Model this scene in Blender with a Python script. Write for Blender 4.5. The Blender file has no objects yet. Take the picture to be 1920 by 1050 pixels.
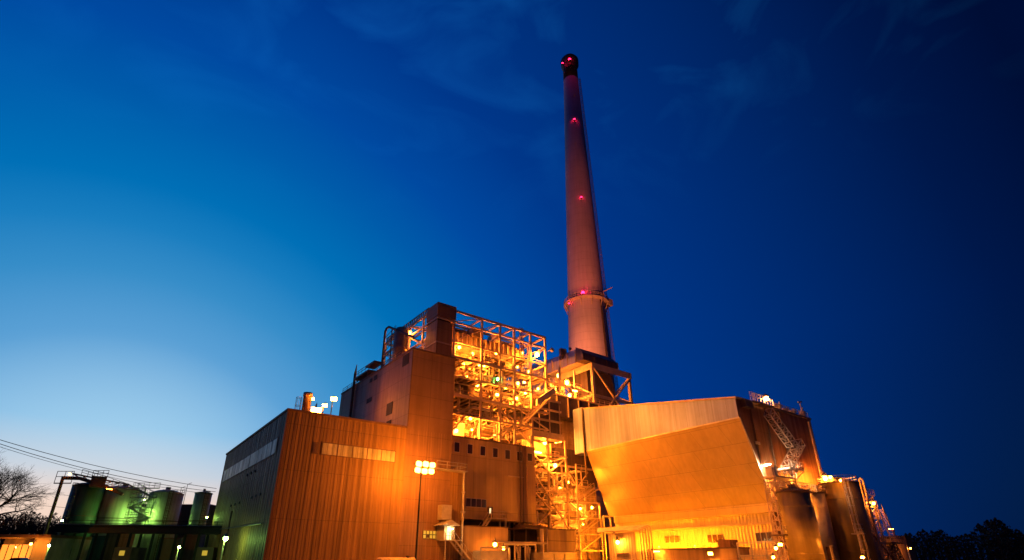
import bpy, bmesh, math, random
from mathutils import Vector, Matrix
random.seed(7)
S = bpy.context.scene
COL = S.collection
# ---------------------------------------------------------------- camera
F, PX, PY, PIT, YAW, ZC = 1000., 945., 615., math.radians(23.8), math.radians(36.2), 0.9
cd = bpy.data.cameras.new("camera"); cam = bpy.data.objects.new("camera", cd); COL.objects.link(cam)
cd.sensor_width = 36; cd.lens = 36*F/1920; cd.clip_start = .1; cd.clip_end = 6000
cd.shift_x = (960-PX)/1920; cd.shift_y = (PY-525)/1920
cam.location = (0, 0, ZC); cam.rotation_euler = (math.pi/2+PIT, 0, -YAW)
S.camera = cam
# ---------------------------------------------------------------- sky
S.view_settings.view_transform = 'Standard'; S.view_settings.look = 'None'
S.view_settings.exposure = 0; S.view_settings.gamma = 1
S.cycles.sample_clamp_direct = 70; S.cycles.sample_clamp_indirect = 20
W = bpy.data.worlds.new("World"); S.world = W; W.use_nodes = True
nt = W.node_tree; N = nt.nodes; L = nt.links; N.clear()
def nd(t, **k):
    n = N.new(t)
    for a, b in k.items(): setattr(n, a, b)
    return n
out = nd('ShaderNodeOutputWorld'); bg1 = nd('ShaderNodeBackground'); bg2 = nd('ShaderNodeBackground'); add = nd('ShaderNodeAddShader')
GLOW_AZ = math.radians(36.2-36)           # azimuth (from +Y towards +X) of the after-glow
sky = nd('ShaderNodeTexSky', sky_type='NISHITA', sun_disc=False)
sky.sun_elevation = math.radians(-3); sky.sun_rotation = GLOW_AZ
bg1.inputs[1].default_value = .05
tint = nd('ShaderNodeMix', data_type='RGBA', blend_type='MULTIPLY'); tint.inputs[0].default_value = 1; tint.inputs[7].default_value = (0, .35, .6, 1)
L.new(sky.outputs[0], tint.inputs[6]); L.new(tint.outputs[2], bg1.inputs[0])
tc = nd('ShaderNodeTexCoord')
dot = nd('ShaderNodeVectorMath', operation='DOT_PRODUCT')
g = Vector((math.sin(GLOW_AZ), math.cos(GLOW_AZ), -0.02)).normalized()
dot.inputs[1].default_value = g
L.new(tc.outputs['Generated'], dot.inputs[0])
ramp = nd('ShaderNodeValToRGB'); L.new(dot.outputs['Value'], ramp.inputs[0])
cr = ramp.color_ramp; cr.interpolation = 'LINEAR'
def setramp(cr, els):
    while len(cr.elements) > 1: cr.elements.remove(cr.elements[-1])
    cr.elements[0].position = els[0][0]; cr.elements[0].color = (*els[0][1], 1)
    for p, c in els[1:]:
        e = cr.elements.new(p); e.color = (*c, 1)
setramp(cr, [(0, (0, .0035, .033)), (.12, (0, .008, .065)), (.35, (0, .022, .155)), (.586, (0, .037, .25)), (.70, (0, .066, .35)), (.77, (0, .105, .40)), (.835, (0, .158, .465)),
             (.87, (.010, .205, .52)), (.904, (.038, .265, .575)), (.94, (.105, .35, .66)), (.976, (.33, .59, .82)), (1, (.50, .73, .90))])
sep = nd('ShaderNodeSeparateXYZ'); L.new(tc.outputs['Generated'], sep.inputs[0])
hr = nd('ShaderNodeValToRGB'); L.new(sep.outputs['Z'], hr.inputs[0])      # rosy band along the horizon
setramp(hr.color_ramp, [(0, (1, 1, 1)), (.08, (.82, .82, .82)), (.125, (.34, .34, .34)), (.19, (0, 0, 0))])
gr = nd('ShaderNodeMapRange'); gr.inputs[1].default_value = .75; gr.inputs[2].default_value = .99
L.new(dot.outputs['Value'], gr.inputs[0])
mul = nd('ShaderNodeMath', operation='MULTIPLY'); L.new(hr.outputs[0], mul.inputs[0]); L.new(gr.outputs[0], mul.inputs[1])
mx = nd('ShaderNodeMix', data_type='RGBA'); L.new(mul.outputs[0], mx.inputs[0]); L.new(ramp.outputs[0], mx.inputs[6])
mx.inputs[7].default_value = (1.0, .68, .50, 1)
# darker, slightly warm air low on the right
gr2 = nd('ShaderNodeMapRange'); gr2.inputs[1].default_value = .45; gr2.inputs[2].default_value = .1
L.new(dot.outputs['Value'], gr2.inputs[0])
hz = nd('ShaderNodeMapRange'); hz.inputs[1].default_value = .35; hz.inputs[2].default_value = .02
L.new(sep.outputs['Z'], hz.inputs[0])
m2 = nd('ShaderNodeMath', operation='MULTIPLY'); L.new(gr2.outputs[0], m2.inputs[0]); L.new(hz.outputs[0], m2.inputs[1])
mx2 = nd('ShaderNodeMix', data_type='RGBA'); L.new(m2.outputs[0], mx2.inputs[0]); L.new(mx.outputs[2], mx2.inputs[6])
mx2.inputs[7].default_value = (.001, .010, .045, 1)
# faint high wisps of cloud
mp = nd('ShaderNodeMapping'); mp.inputs['Scale'].default_value = (1.3, 2.2, 3.2); mp.inputs['Rotation'].default_value = (.3, .2, .5)
L.new(tc.outputs['Generated'], mp.inputs[0])
nz = nd('ShaderNodeTexNoise'); nz.inputs['Scale'].default_value = 3.6; nz.inputs['Detail'].default_value = 6; nz.inputs['Roughness'].default_value = .5
nz.inputs['Distortion'].default_value = .7
L.new(mp.outputs[0], nz.inputs[0])
cm = nd('ShaderNodeMapRange'); cm.inputs[1].default_value = .50; cm.inputs[2].default_value = .70
L.new(nz.outputs[0], cm.inputs[0])
zc = nd('ShaderNodeMapRange'); zc.inputs[1].default_value = .55; zc.inputs[2].default_value = .85
L.new(sep.outputs['Z'], zc.inputs[0])
m3 = nd('ShaderNodeMath', operation='MULTIPLY'); L.new(cm.outputs[0], m3.inputs[0]); L.new(zc.outputs[0], m3.inputs[1])
mx3 = nd('ShaderNodeMix', data_type='RGBA', blend_type='ADD'); L.new(m3.outputs[0], mx3.inputs[0]); L.new(mx2.outputs[2], mx3.inputs[6])
mx3.inputs[7].default_value = (.002, .032, .085, 1)
L.new(mx3.outputs[2], bg2.inputs[0]); bg2.inputs[1].default_value = 1.0
L.new(bg1.outputs[0], add.inputs[0]); L.new(bg2.outputs[0], add.inputs[1]); L.new(add.outputs[0], out.inputs[0])
# the last of the daylight, low behind the tanks
sd = bpy.data.lights.new("sun", 'SUN'); sd.energy = .06; sd.angle = math.radians(12); sd.color = (1, .72, .6)
so = bpy.data.objects.new("sun", sd); COL.objects.link(so)
so.rotation_euler = Vector((-math.sin(GLOW_AZ), -math.cos(GLOW_AZ), -.05)).to_track_quat('-Z', 'Y').to_euler()

# ---------------------------------------------------------------- sight lines -> places
cP, sP, cA, sA = math.cos(PIT), math.sin(PIT), math.cos(YAW), math.sin(YAW)
def ray(px, py):
    x = (px-PX)/F; y = (PY-py)/F
    up = y*cP+sP; f = cP-y*sP
    return (f*sA+x*cA, f*cA-x*sA, up)
def onx(px, py, X): r = ray(px, py); t = X/r[0]; return Vector((X, r[1]*t, r[2]*t+ZC))
def ony(px, py, Y): r = ray(px, py); t = Y/r[1]; return Vector((r[0]*t, Y, r[2]*t+ZC))
def onz(px, py, Z): r = ray(px, py); t = (Z-ZC)/r[2]; return Vector((r[0]*t, r[1]*t, Z))
def G(px, py, f):
    r = ray(px, py); t = f/(r[0]*sA+r[1]*cA); return Vector((r[0]*t, r[1]*t, r[2]*t+ZC))
def pxm(p):                                # metres per photo pixel at a place
    return ((p[0]*sA+p[1]*cA)*cP+(p[2]-ZC)*sP)/F
V = Vector
# ---------------------------------------------------------------- materials
MATS = {}
def mat(name, col, rough=.7, metal=0., var=.25, vscale=.35, streak=0., bump=0., bscale=6., seam=None, emit=None, estr=0., rib=0., spec=.4):
    if name in MATS: return MATS[name]
    m = bpy.data.materials.new(name); m.use_nodes = True; n = m.node_tree.nodes; l = m.node_tree.links
    if estr: m.cycles.emission_sampling = 'NONE'
    b = n['Principled BSDF']; b.inputs['Roughness'].default_value = rough; b.inputs['Metallic'].default_value = metal
    b.inputs['Specular IOR Level'].default_value = spec
    geo = n.new('ShaderNodeNewGeometry')
    c = None
    if var:
        t = n.new('ShaderNodeTexNoise'); t.inputs['Scale'].default_value = vscale; t.inputs['Detail'].default_value = 7; t.inputs['Roughness'].default_value = .62
        l.new(geo.outputs['Position'], t.inputs[0])
        mr = n.new('ShaderNodeMapRange'); mr.inputs[1].default_value = .3; mr.inputs[2].default_value = .7
        mr.inputs[3].default_value = 1-var; mr.inputs[4].default_value = 1+var*.6; l.new(t.outputs[0], mr.inputs[0])
        c = mr.outputs[0]
    if streak:
        mp = n.new('ShaderNodeMapping'); mp.inputs['Scale'].default_value = (1.7, 1.7, .07); l.new(geo.outputs['Position'], mp.inputs[0])
        t = n.new('ShaderNodeTexNoise'); t.inputs['Scale'].default_value = 1.; t.inputs['Detail'].default_value = 5; l.new(mp.outputs[0], t.inputs[0])
        mr = n.new('ShaderNodeMapRange'); mr.inputs[1].default_value = .35; mr.inputs[2].default_value = .68
        mr.inputs[3].default_value = 1-streak; mr.inputs[4].default_value = 1+streak*.4; l.new(t.outputs[0], mr.inputs[0])
        if c:
            mm = n.new('ShaderNodeMath'); mm.operation = 'MULTIPLY'; l.new(c, mm.inputs[0]); l.new(mr.outputs[0], mm.inputs[1]); c = mm.outputs[0]
        else: c = mr.outputs[0]
    hgt = None
    if seam:                                # cladding sheets: (width, height, depth of tone)
        sx = n.new('ShaderNodeSeparateXYZ'); l.new(geo.outputs['Position'], sx.inputs[0])
        ad = n.new('ShaderNodeMath'); ad.operation = 'ADD'; l.new(sx.outputs[0], ad.inputs[0]); l.new(sx.outputs[1], ad.inputs[1])
        cb = n.new('ShaderNodeCombineXYZ'); l.new(ad.outputs[0], cb.inputs[0]); l.new(sx.outputs[2], cb.inputs[1])
        br = n.new('ShaderNodeTexBrick'); br.inputs['Scale'].default_value = 1; br.inputs['Brick Width'].default_value = seam[0]; br.inputs['Row Height'].default_value = seam[1]
        br.inputs['Mortar Size'].default_value = .035; br.inputs['Mortar Smooth'].default_value = .3
        br.inputs['Color1'].default_value = (1-seam[2],)*3+(1,); br.inputs['Color2'].default_value = (1,)*4; br.inputs['Mortar'].default_value = (.55,)*3+(1,)
        br.offset = 0 if len(seam) < 4 else seam[3]; l.new(cb.outputs[0], br.inputs[0])
        mm = n.new('ShaderNodeMath'); mm.operation = 'MULTIPLY'
        if c: l.new(c, mm.inputs[0])
        else: mm.inputs[0].default_value = 1
        l.new(br.outputs['Color'], mm.inputs[1]); c = mm.outputs[0]; hgt = br.outputs['Fac']
    if c:
        mc = n.new('ShaderNodeVectorMath'); mc.operation = 'SCALE'; mc.inputs[0].default_value = col; l.new(c, mc.inputs['Scale'])
        l.new(mc.outputs[0], b.inputs['Base Color'])
        rr = n.new('ShaderNodeMapRange'); rr.inputs[1].default_value = .5; rr.inputs[2].default_value = 1.2
        rr.inputs[3].default_value = min(1, rough+.12); rr.inputs[4].default_value = max(.05, rough-.1); l.new(c, rr.inputs[0]); l.new(rr.outputs[0], b.inputs['Roughness'])
    else: b.inputs['Base Color'].default_value = (*col, 1)
    prev = None
    if rib:                                 # pressed vertical ribs of period rib
        sx = n.new('ShaderNodeSeparateXYZ'); l.new(geo.outputs['Position'], sx.inputs[0])
        ad = n.new('ShaderNodeMath'); ad.operation = 'ADD'; l.new(sx.outputs[0], ad.inputs[0]); l.new(sx.outputs[1], ad.inputs[1])
        ml = n.new('ShaderNodeMath'); ml.operation = 'MULTIPLY'; ml.inputs[1].default_value = 2*math.pi/rib; l.new(ad.outputs[0], ml.inputs[0])
        sn = n.new('ShaderNodeMath'); sn.operation = 'SINE'; l.new(ml.outputs[0], sn.inputs[0])
        bu = n.new('ShaderNodeBump'); bu.inputs['Strength'].default_value = .6; bu.inputs['Distance'].default_value = .04; l.new(sn.outputs[0], bu.inputs['Height']); prev = bu
    if bump:
        t = n.new('ShaderNodeTexNoise'); t.inputs['Scale'].default_value = bscale; t.inputs['Detail'].default_value = 4; l.new(geo.outputs['Position'], t.inputs[0])
        bu = n.new('ShaderNodeBump'); bu.inputs['Strength'].default_value = bump; bu.inputs['Distance'].default_value = .1; l.new(t.outputs[0], bu.inputs['Height'])
        if prev: l.new(prev.outputs[0], bu.inputs['Normal'])
        prev = bu
    if hgt is not None:
        bu = n.new('ShaderNodeBump'); bu.invert = True; bu.inputs['Strength'].default_value = .5; bu.inputs['Distance'].default_value = .05; l.new(hgt, bu.inputs['Height'])
        if prev: l.new(prev.outputs[0], bu.inputs['Normal'])
        prev = bu
    if prev: l.new(prev.outputs[0], b.inputs['Normal'])
    if emit: b.inputs['Emission Color'].default_value = (*emit, 1); b.inputs['Emission Strength'].default_value = estr
    MATS[name] = m; return m
M_SID = mat('brown_siding', (.31, .18, .075), .6, .0, .16, .12, .22, .12, 1.2, (7.3, 6.1, .06), rib=.9, spec=.2)
M_SIDP = mat('brown_cladding', (.31, .175, .10), .6, .1, .22, .12, .18, .1, 1.0, (5, 3.2, .08))
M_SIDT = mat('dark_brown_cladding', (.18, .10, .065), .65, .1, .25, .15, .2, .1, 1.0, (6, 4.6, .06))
M_MW = mat('tan_wall_cladding', (.42, .28, .16), .65, 0, .2, .14, .2, .08, 1.0, (6, 9, .05))
M_HOOD = mat('hood_cladding', (.56, .43, .21), .36, .3, .18, .10, .08, .04, .8, (5.5, 3.1, .07, .37))
M_BAND = mat('pale_band_cladding', (.34, .42, .78), .5, .1, .14, .16, .2, .06, .9, (2.6, 40, .12))
M_ENDW = mat('rust_brown_panel', (.26, .13, .075), .55, .2, .28, .2, .35, .15, 1.2, (4.2, 5.2, .12, .2))
M_YEL = mat('cream_wall_sheet', (.64, .52, .33), .6, .1, .10, .3, .10, .08, 2., (1.5, 30, .08), rib=.6)
M_STEEL = mat('painted_steel', (.50, .38, .30), .5, .1, .25, .8)
M_STEELD = mat('dark_steel', (.12, .075, .06), .6, .1, .3, .8)
M_GALV = mat('galvanised_steel', (.50, .46, .42), .45, .4, .25, 1.0)
M_PIPE = mat('insulated_pipe', (.46, .38, .30), .45, .35, .25, .9)
M_PLATE = mat('boiler_casing', (.46, .32, .20), .6, .1, .4, .5, .4, .2, 2., (2.2, 2.6, .18))
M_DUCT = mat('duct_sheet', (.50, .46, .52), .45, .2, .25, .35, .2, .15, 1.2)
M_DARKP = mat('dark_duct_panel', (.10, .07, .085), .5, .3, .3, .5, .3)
M_CONC = mat('chimney_concrete', (.47, .37, .45), .9, 0, .16, .09, .10, .08, 1.0, (300, 3.0, 0))
M_BLACK = mat('black_paint', (.014, .012, .015), .6, 0, .3)
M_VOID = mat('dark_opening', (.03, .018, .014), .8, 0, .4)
M_GLASS = mat('window_glass', (.05, .025, .02), .12, 0, .3, .8, spec=.7)
M_LOUV = mat('translucent_strip_panel', (.66, .60, .42), .4, .1, .3, .5, .45, 0, 1, (1.1, 20, .3))
M_TANKL = mat('pale_tank_paint', (.40, .43, .35), .5, .1, .25, .3, .3, .06, 1.)
M_TANKG = mat('dark_green_tank_paint', (.05, .12, .085), .45, .1, .25, .3, .3)
M_SILO = mat('silo_paint', (.34, .26, .10), .42, .05, .22, .3, .2, .06, 1.)
M_ROOF = mat('roof_sheet', (.10, .08, .075), .8, 0, .3)
M_GRND = mat('ground_gravel', (.055, .047, .04), .9, 0, .4, .5, 0, .4, 3)
M_ASPH = mat('asphalt', (.045, .043, .042), .85, 0, .3, .6, 0, .2, 5)
M_CONCR = mat('grey_concrete', (.33, .29, .25), .85, 0, .25, .5, .2)
M_BARK = mat('bark', (.05, .038, .032), .9, 0, .3, 2)
M_LEAF = mat('dark_foliage', (.030, .034, .020), .9, 0, .3, 1)
M_CAR = mat('dark_car_paint', (.02, .022, .03), .2, .3, 0)
M_TYRE = mat('tyre_rubber', (.02, .02, .02), .9, 0, 0)
M_LAMP = mat('lamp_housing', (.20, .18, .16), .5, .5, 0)
M_WIRE = mat('cable_black', (.02, .02, .022), .7, 0, 0)
M_LITO = mat('lit_window_orange', (.3, .2, .1), .5, 0, 0, emit=(1, .28, .03), estr=1.6)
M_LITY = mat('lit_window_yellow', (.3, .3, .1), .5, 0, 0, emit=(1, .62, .06), estr=.5)
M_LITW = mat('lit_window_white', (.4, .4, .3), .5, 0, 0, emit=(1, .80, .4), estr=1.4)
M_RED = mat('red_lens', (.3, .0, .01), .3, 0, 0, emit=(1, .01, .06), estr=14)
M_BULB = mat('sodium_bulb', (.4, .3, .1), .3, 0, 0, emit=(1, .72, .30), estr=30)
M_BULBG = mat('mercury_bulb', (.3, .4, .1), .3, 0, 0, emit=(.8, 1, .4), estr=30)
M_LENSO = mat('sodium_lens', (.4, .3, .1), .3, 0, 0, emit=(1, .60, .115), estr=7)
# ---------------------------------------------------------------- mesh building
class MB:
    def __init__(s): s.v = []; s.f = []
    def poly(s, vs, fs):
        o = len(s.v); s.v += [tuple(v) for v in vs]; s.f += [tuple(i+o for i in f) for f in fs]; return s
    def box(s, a, b):
        x0, x1 = sorted((a[0], b[0])); y0, y1 = sorted((a[1], b[1])); z0, z1 = sorted((a[2], b[2]))
        return s.poly([(x0,y0,z0),(x1,y0,z0),(x1,y1,z0),(x0,y1,z0),(x0,y0,z1),(x1,y0,z1),(x1,y1,z1),(x0,y1,z1)],
                      [(0,3,2,1),(4,5,6,7),(0,1,5,4),(1,2,6,5),(2,3,7,6),(3,0,4,7)])
    def bar(s, p, q, w, h=None):
        p = V(p); q = V(q); d = q-p
        if d.length < 1e-4: return s
        h = h or w; d.normalize(); up = V((0,0,1)) if abs(d.z) < .95 else V((0,1,0))
        a = d.cross(up).normalized()*w/2; b = d.cross(a).normalized()*h/2
        vs = [p-a-b, p+a-b, p+a+b, p-a+b, q-a-b, q+a-b, q+a+b, q-a+b]
        return s.poly(vs, [(0,1,2,3),(4,7,6,5),(0,4,5,1),(1,5,6,2),(2,6,7,3),(3,7,4,0)])
    def tube(s, pts, r, n=8, caps=True):
        pts = [V(p) for p in pts]; rs = r if isinstance(r, (list, tuple)) else [r]*len(pts); rings = []
        pa = None
        for i, p in enumerate(pts):
            d = (pts[min(i+1, len(pts)-1)]-pts[max(i-1, 0)]).normalized()
            if pa is None:
                up = V((0,0,1)) if abs(d.z) < .9 else V((0,1,0)); a = d.cross(up).normalized()
            else: a = (pa-d*pa.dot(d)).normalized()
            pa = a; b = d.cross(a)
            rings.append([p+(a*math.cos(2*math.pi*k/n)+b*math.sin(2*math.pi*k/n))*rs[i] for k in range(n)])
        vs = [v for ring in rings for v in ring]; fs = []
        for i in range(len(rings)-1):
            for k in range(n): fs.append((i*n+k, i*n+(k+1)%n, (i+1)*n+(k+1)%n, (i+1)*n+k))
        if caps: fs.append(tuple(range(n))[::-1]); fs.append(tuple((len(rings)-1)*n+k for k in range(n)))
        return s.poly(vs, fs)
    def lathe(s, c, prof, n=32):             # prof: list of (radius, z)
        vs = []; fs = []
        for r, z in prof:
            for k in range(n): vs.append((c[0]+r*math.cos(2*math.pi*k/n), c[1]+r*math.sin(2*math.pi*k/n), z))
        for i in range(len(prof)-1):
            for k in range(n): fs.append((i*n+k, i*n+(k+1)%n, (i+1)*n+(k+1)%n, (i+1)*n+k))
        fs.append(tuple(range(n))[::-1]); fs.append(tuple((len(prof)-1)*n+k for k in range(n)))
        return s.poly(vs, fs)
    def prism(s, A, B):                      # two matching outlines
        n = len(A); vs = list(A)+list(B)
        return s.poly(vs, [tuple(range(n))[::-1], tuple(range(n, 2*n))]+[(k, (k+1) % n, n+(k+1) % n, n+k) for k in range(n)])
    def rail(s, pts, h=1.1, w=.06, step=1.8):
        pts = [V(p) for p in pts]
        for p, q in zip(pts, pts[1:]):
            for zz in (h, h*.55): s.bar(p+V((0,0,zz)), q+V((0,0,zz)), w)
            k = max(1, round((q-p).length/step))
            for i in range(k+1): c = p.lerp(q, i/k); s.bar(c, c+V((0,0,h)), w)
        return s
    def truss(s, p, q, w, h, n, t=.1):       # box truss from p to q
        p = V(p); q = V(q); d = (q-p).normalized(); up = V((0,0,1)) if abs(d.z) < .9 else V((0,1,0))
        a = d.cross(up).normalized()*w/2; b = a.cross(d).normalized()*h/2
        cs = [(-a-b), (a-b), (a+b), (-a+b)]
        for c in cs: s.bar(p+c, q+c, t)
        for i in range(n):
            u, v = p.lerp(q, i/n), p.lerp(q, (i+1)/n)
            for j in range(4):
                c0, c1 = cs[j], cs[(j+1) % 4]
                s.bar(u+c0, u+c1, t*.7); s.bar(u+c0, v+c1, t*.7)
        for j in range(4): s.bar(q+cs[j], q+cs[(j+1) % 4], t*.7)
        return s
    def ladder(s, p, q, side, w=.5, t=.06, cage=True, out=None):
        p = V(p); q = V(q); a = V(side).normalized()*w/2
        s.bar(p-a, q-a, t); s.bar(p+a, q+a, t)
        k = int((q-p).length/.45)
        for i in range(k+1): c = p.lerp(q, i/max(k, 1)); s.bar(c-a, c+a, t*.7)
        if cage and out:
            o = V(out).normalized()*.75; prev = None
            for i in range(max(2, int((q-p).length/1.2))+1):
                c = p.lerp(q, i/max(2, int((q-p).length/1.2)))
                ring = [c-a, c-a*1.5+o*.6, c-a*.7+o, c+a*.7+o, c+a*1.5+o*.6, c+a]
                for u, v in zip(ring, ring[1:]): s.bar(u, v, t*.7)
                if prev:
                    for j in (1, 2, 3, 4): s.bar(prev[j], ring[j], t*.6)
                prev = ring
        return s
    def stair(s, p, q, side, w=1.0, t=.08):
        p = V(p); q = V(q); a = V(side).normalized()*w/2
        for sg in (-1, 1):
            s.bar(p+a*sg, q+a*sg, t, .25); s.bar(p+a*sg+V((0,0,1)), q+a*sg+V((0,0,1)), t*.7)
            k = max(2, int((q-p).length/1.4))
            for i in range(k+1): c = p.lerp(q, i/k)+a*sg; s.bar(c, c+V((0,0,1)), t*.6)
        k = max(2, int(abs(q.z-p.z)/.25))
        for i in range(k): c = p.lerp(q, (i+.5)/k); s.bar(c-a, c+a, .24, .04)
        return s
    def build(s, name, m, parent=None, smooth=False):
        me = bpy.data.meshes.new(name); off = V((0,0,0))
        if parent:
            off = parent.location.copy()
            if parent.parent: off += parent.parent.location
        me.from_pydata([tuple(V(v)-off) for v in s.v], [], s.f); me.update()
        bm = bmesh.new(); bm.from_mesh(me); bmesh.ops.recalc_face_normals(bm, faces=bm.faces); bm.to_mesh(me); bm.free()
        me.materials.append(m)
        if smooth:
            for p in me.polygons: p.use_smooth = len(p.vertices) <= 4
        o = bpy.data.objects.new(name, me); COL.objects.link(o)
        if parent: o.parent = parent
        return o
def tag(o, label, cat, group=None, kind=None):
    if label: o['label'] = label
    if cat: o['category'] = cat
    if group: o['group'] = group
    if kind: o['kind'] = kind
    return o
def thing(name, label, cat, loc, group=None):
    o = bpy.data.objects.new(name, None); COL.objects.link(o); o.location = V(loc); o.empty_display_size = .5
    return tag(o, label, cat, group)
def struct(o): o['kind'] = 'structure'; return o
def B(a, b): return MB().box(a, b)
def wallbox(name, m, parent, x0, y0, z0, x1, y1, z1): return B((x0,y0,z0), (x1,y1,z1)).build(name, m, parent)
# ---------------------------------------------------------------- lamps
SOD = (1, .25, .016); MERC = (.5, 1, .17); WHT = (1, .62, .22)
def light(parent, p, power, col=SOD, r=.25, kind='POINT', aim=None, ang=150):
    ld = bpy.data.lights.new('light', kind); ld.energy = power; ld.color = col; ld.shadow_soft_size = r
    lo = bpy.data.objects.new('light', ld); COL.objects.link(lo); lo.parent = parent; lo.location = V(p)-parent.location
    if kind == 'SPOT':
        ld.spot_size = math.radians(ang); ld.spot_blend = .6
        lo.rotation_euler = V(aim).to_track_quat('-Z', 'Y').to_euler()
    return lo
TOCAM = V((-sA, -cA, 0))
LS = 1.3; LAMPRND = random.Random(21)
def bulbmat(col, st):                     # one glowing glass per lamp colour and wattage
    st = float('%.2g' % st); key = 'lamp_glass_%d_%d_%d' % (int(col[1]*1000), int(col[2]*1000), int(st*10))
    if key in MATS: return MATS[key]
    m = bpy.data.materials.new(key); m.use_nodes = True; n = m.node_tree.nodes; n.clear()
    e = n.new('ShaderNodeEmission'); o = n.new('ShaderNodeOutputMaterial'); e.inputs[0].default_value = (*col, 1); e.inputs[1].default_value = st
    m.node_tree.links.new(e.outputs[0], o.inputs[0]); MATS[key] = m; return m
def lamp(p, power, label, group=None, r=.25, col=SOD, style='bulkhead', name='wall_lamp', cat='lamp', ground=None, arm=None):
    p = V(p); r = r*LS
    t = thing(name, label, cat, (p.x, p.y, ground if ground is not None else p.z), group)
    o = V((0, .0, r*1.25)) ; k = r
    if style == 'bulkhead':                 # bell hood over the globe with a short bracket
        MB().lathe((p.x, p.y), [(k*1.25, p.z+k*.75), (k*1.1, p.z+k*1.05), (k*.5, p.z+k*1.5), (k*.3, p.z+k*2.0)], 14).build('lamp_hood', M_LAMP, t)
        q = V(arm) if arm else p-TOCAM*1.0+V((0,0,k*2.2))
        MB().tube([p+V((0,0,k*1.9)), p+V((0,0,k*2.4)), q], k*.16+.02, 6).build('bracket', M_LAMP, t)
    elif style == 'pole':
        z0 = ground or 0
        MB().tube([(p.x+.0, p.y+.5, z0), (p.x, p.y+.5, p.z+k*1.6)], [.13, .08], 8).build('pole', M_GALV, t)
        MB().tube([(p.x, p.y+.5, p.z+k*1.6), (p.x, p.y, p.z+k*1.9)], .06, 6).build('bracket', M_LAMP, t)
        MB().lathe((p.x, p.y), [(k*1.2, p.z+k*.7), (k*1.05, p.z+k*1.1), (k*.4, p.z+k*1.8)], 14).build('lamp_hood', M_LAMP, t)
    mm_ = 0 if style == 'flood' else LAMPRND.random() if style == 'bulkhead' and power < 9000 else 1
    if mm_ < .38:                          # floodlight head on a yoke
        n_ = (TOCAM+V((LAMPRND.uniform(-.7,.7), LAMPRND.uniform(-.7,.7), LAMPRND.uniform(-.75,-.2)))).normalized()
        u_ = n_.cross(V((0,0,1))).normalized(); v_ = u_.cross(n_); w2, h2 = r*1.15, r*.72
        fq = lambda k, sc: [p+n_*k+u_*w2*sx*sc+v_*h2*sy*sc for sx, sy in ((-1,-1),(1,-1),(1,1),(-1,1))]
        for c_ in list(t.children): bpy.data.objects.remove(c_)
        MB().prism(fq(0, 1.08), fq(-r*.7, .6)).build('lamp_head', M_LAMP, t)
        MB().tube([p-n_*r*.7, p-n_*r*.9+V((0,0,r*.9)), p-n_*(r+.3)+V((0,0,r*1.5))], .05, 6).build('bracket', M_LAMP, t)
        if ground is not None: MB().tube([(p.x, p.y+.6, ground), (p.x, p.y+.6, p.z+r*1.4), p-n_*(r+.1)+V((0,0,r*1.3))], .09, 7).build('pole', M_LAMP, t)
        MB().prism(fq(.05, .98), fq(.01, .98)).build('lens', bulbmat(col, power*.75/(math.pi*4*w2*h2)), t)
    elif mm_ < .55:                        # batten fitting with a long tube
        an_ = LAMPRND.uniform(0, math.pi); u_ = V((math.cos(an_), math.sin(an_), 0))*r*1.9
        for c_ in list(t.children): bpy.data.objects.remove(c_)
        MB().bar(p-u_*1.1+V((0,0,r*.42)), p+u_*1.1+V((0,0,r*.42)), r*.7, r*.2).bar(p+V((0,0,r*.5)), p+V((0,0,r*2)), .05).build('lamp_housing', M_LAMP, t)
        MB().tube([p-u_, p+u_], r*.24, 7).build('tube', bulbmat(col, power/(math.pi*2*math.pi*r*.24*2*u_.length)), t, True)
    else:
        rb_ = r*.8
        q = [(rb_*max(.02, math.sin(math.pi*k_/6)), p.z-rb_*math.cos(math.pi*k_/6)) for k_ in range(7)]
        MB().lathe((p.x, p.y), q, 9).build('bulb', bulbmat(col, power/(4*math.pi**2*rb_*rb_)), t, True)
    return t
# ================================================================ ground and roads
gm = MB(); gm.poly([(-2500,-900,0),(2500,-900,0),(2500,3000,0),(-2500,3000,0)], [(0,1,2,3)])
struct(gm.build('ground', M_GRND))
struct(MB().poly([(-60,48,.004),(150,20,.004),(150,30,.004),(-60,58,.004)], [(0,1,2,3)]).build('road', M_ASPH))
struct(MB().poly([(-30,60,.008),(64,60,.008),(64,74,.008),(-30,74,.008)], [(0,1,2,3)]).build('pavement', M_CONCR))

# ================================================================ turbine hall (left) : front plane Y=75, left plane X=18.3
YL, XL, YB, ZL = 75., 18.3, 116., 20.05
hall = thing('turbine_hall', 'long brown ribbed metal hall with pale glazing strips on two walls', 'industrial hall', (XL, YL, 0))
wall = B((XL, YL, 0), (36.3, YB, ZL)).build('wall', M_SID, hall)
r = MB()                                      # standing seams on the front and on the left wall
x = XL+.23
while x < 46.3:
    top = ZL-.03 if x < 44.4 else 14.2
    r.box((x-.02, YL-.035, 0), (x+.02, YL-.003, top)); x += .46
y = YL+1.4
while y < YB-.3: r.box((XL-.035, y-.03, 0), (XL-.003, y+.03, ZL-.05)); y += 1.3
r.build('seam_rib', mat('rib_sheet_highlit', (.40, .25, .13), .4, .1, .3, .3, .5), hall)  # lighter than the wall: highlights on the seams put into the colour
wallbox('roof_edge', M_SIDT, hall, XL-.15, YL-.15, ZL, 36.25, YL+.5, ZL+.28)
wallbox('roof_edge', M_SIDT, hall, XL-.15, YL+.51, ZL, XL+.5, YB, ZL+.28)
MB().box((XL-.09, YL-.12, 0), (XL+.12, YL-.005, ZL)).build('corner_flashing', M_SIDT, hall)
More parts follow.
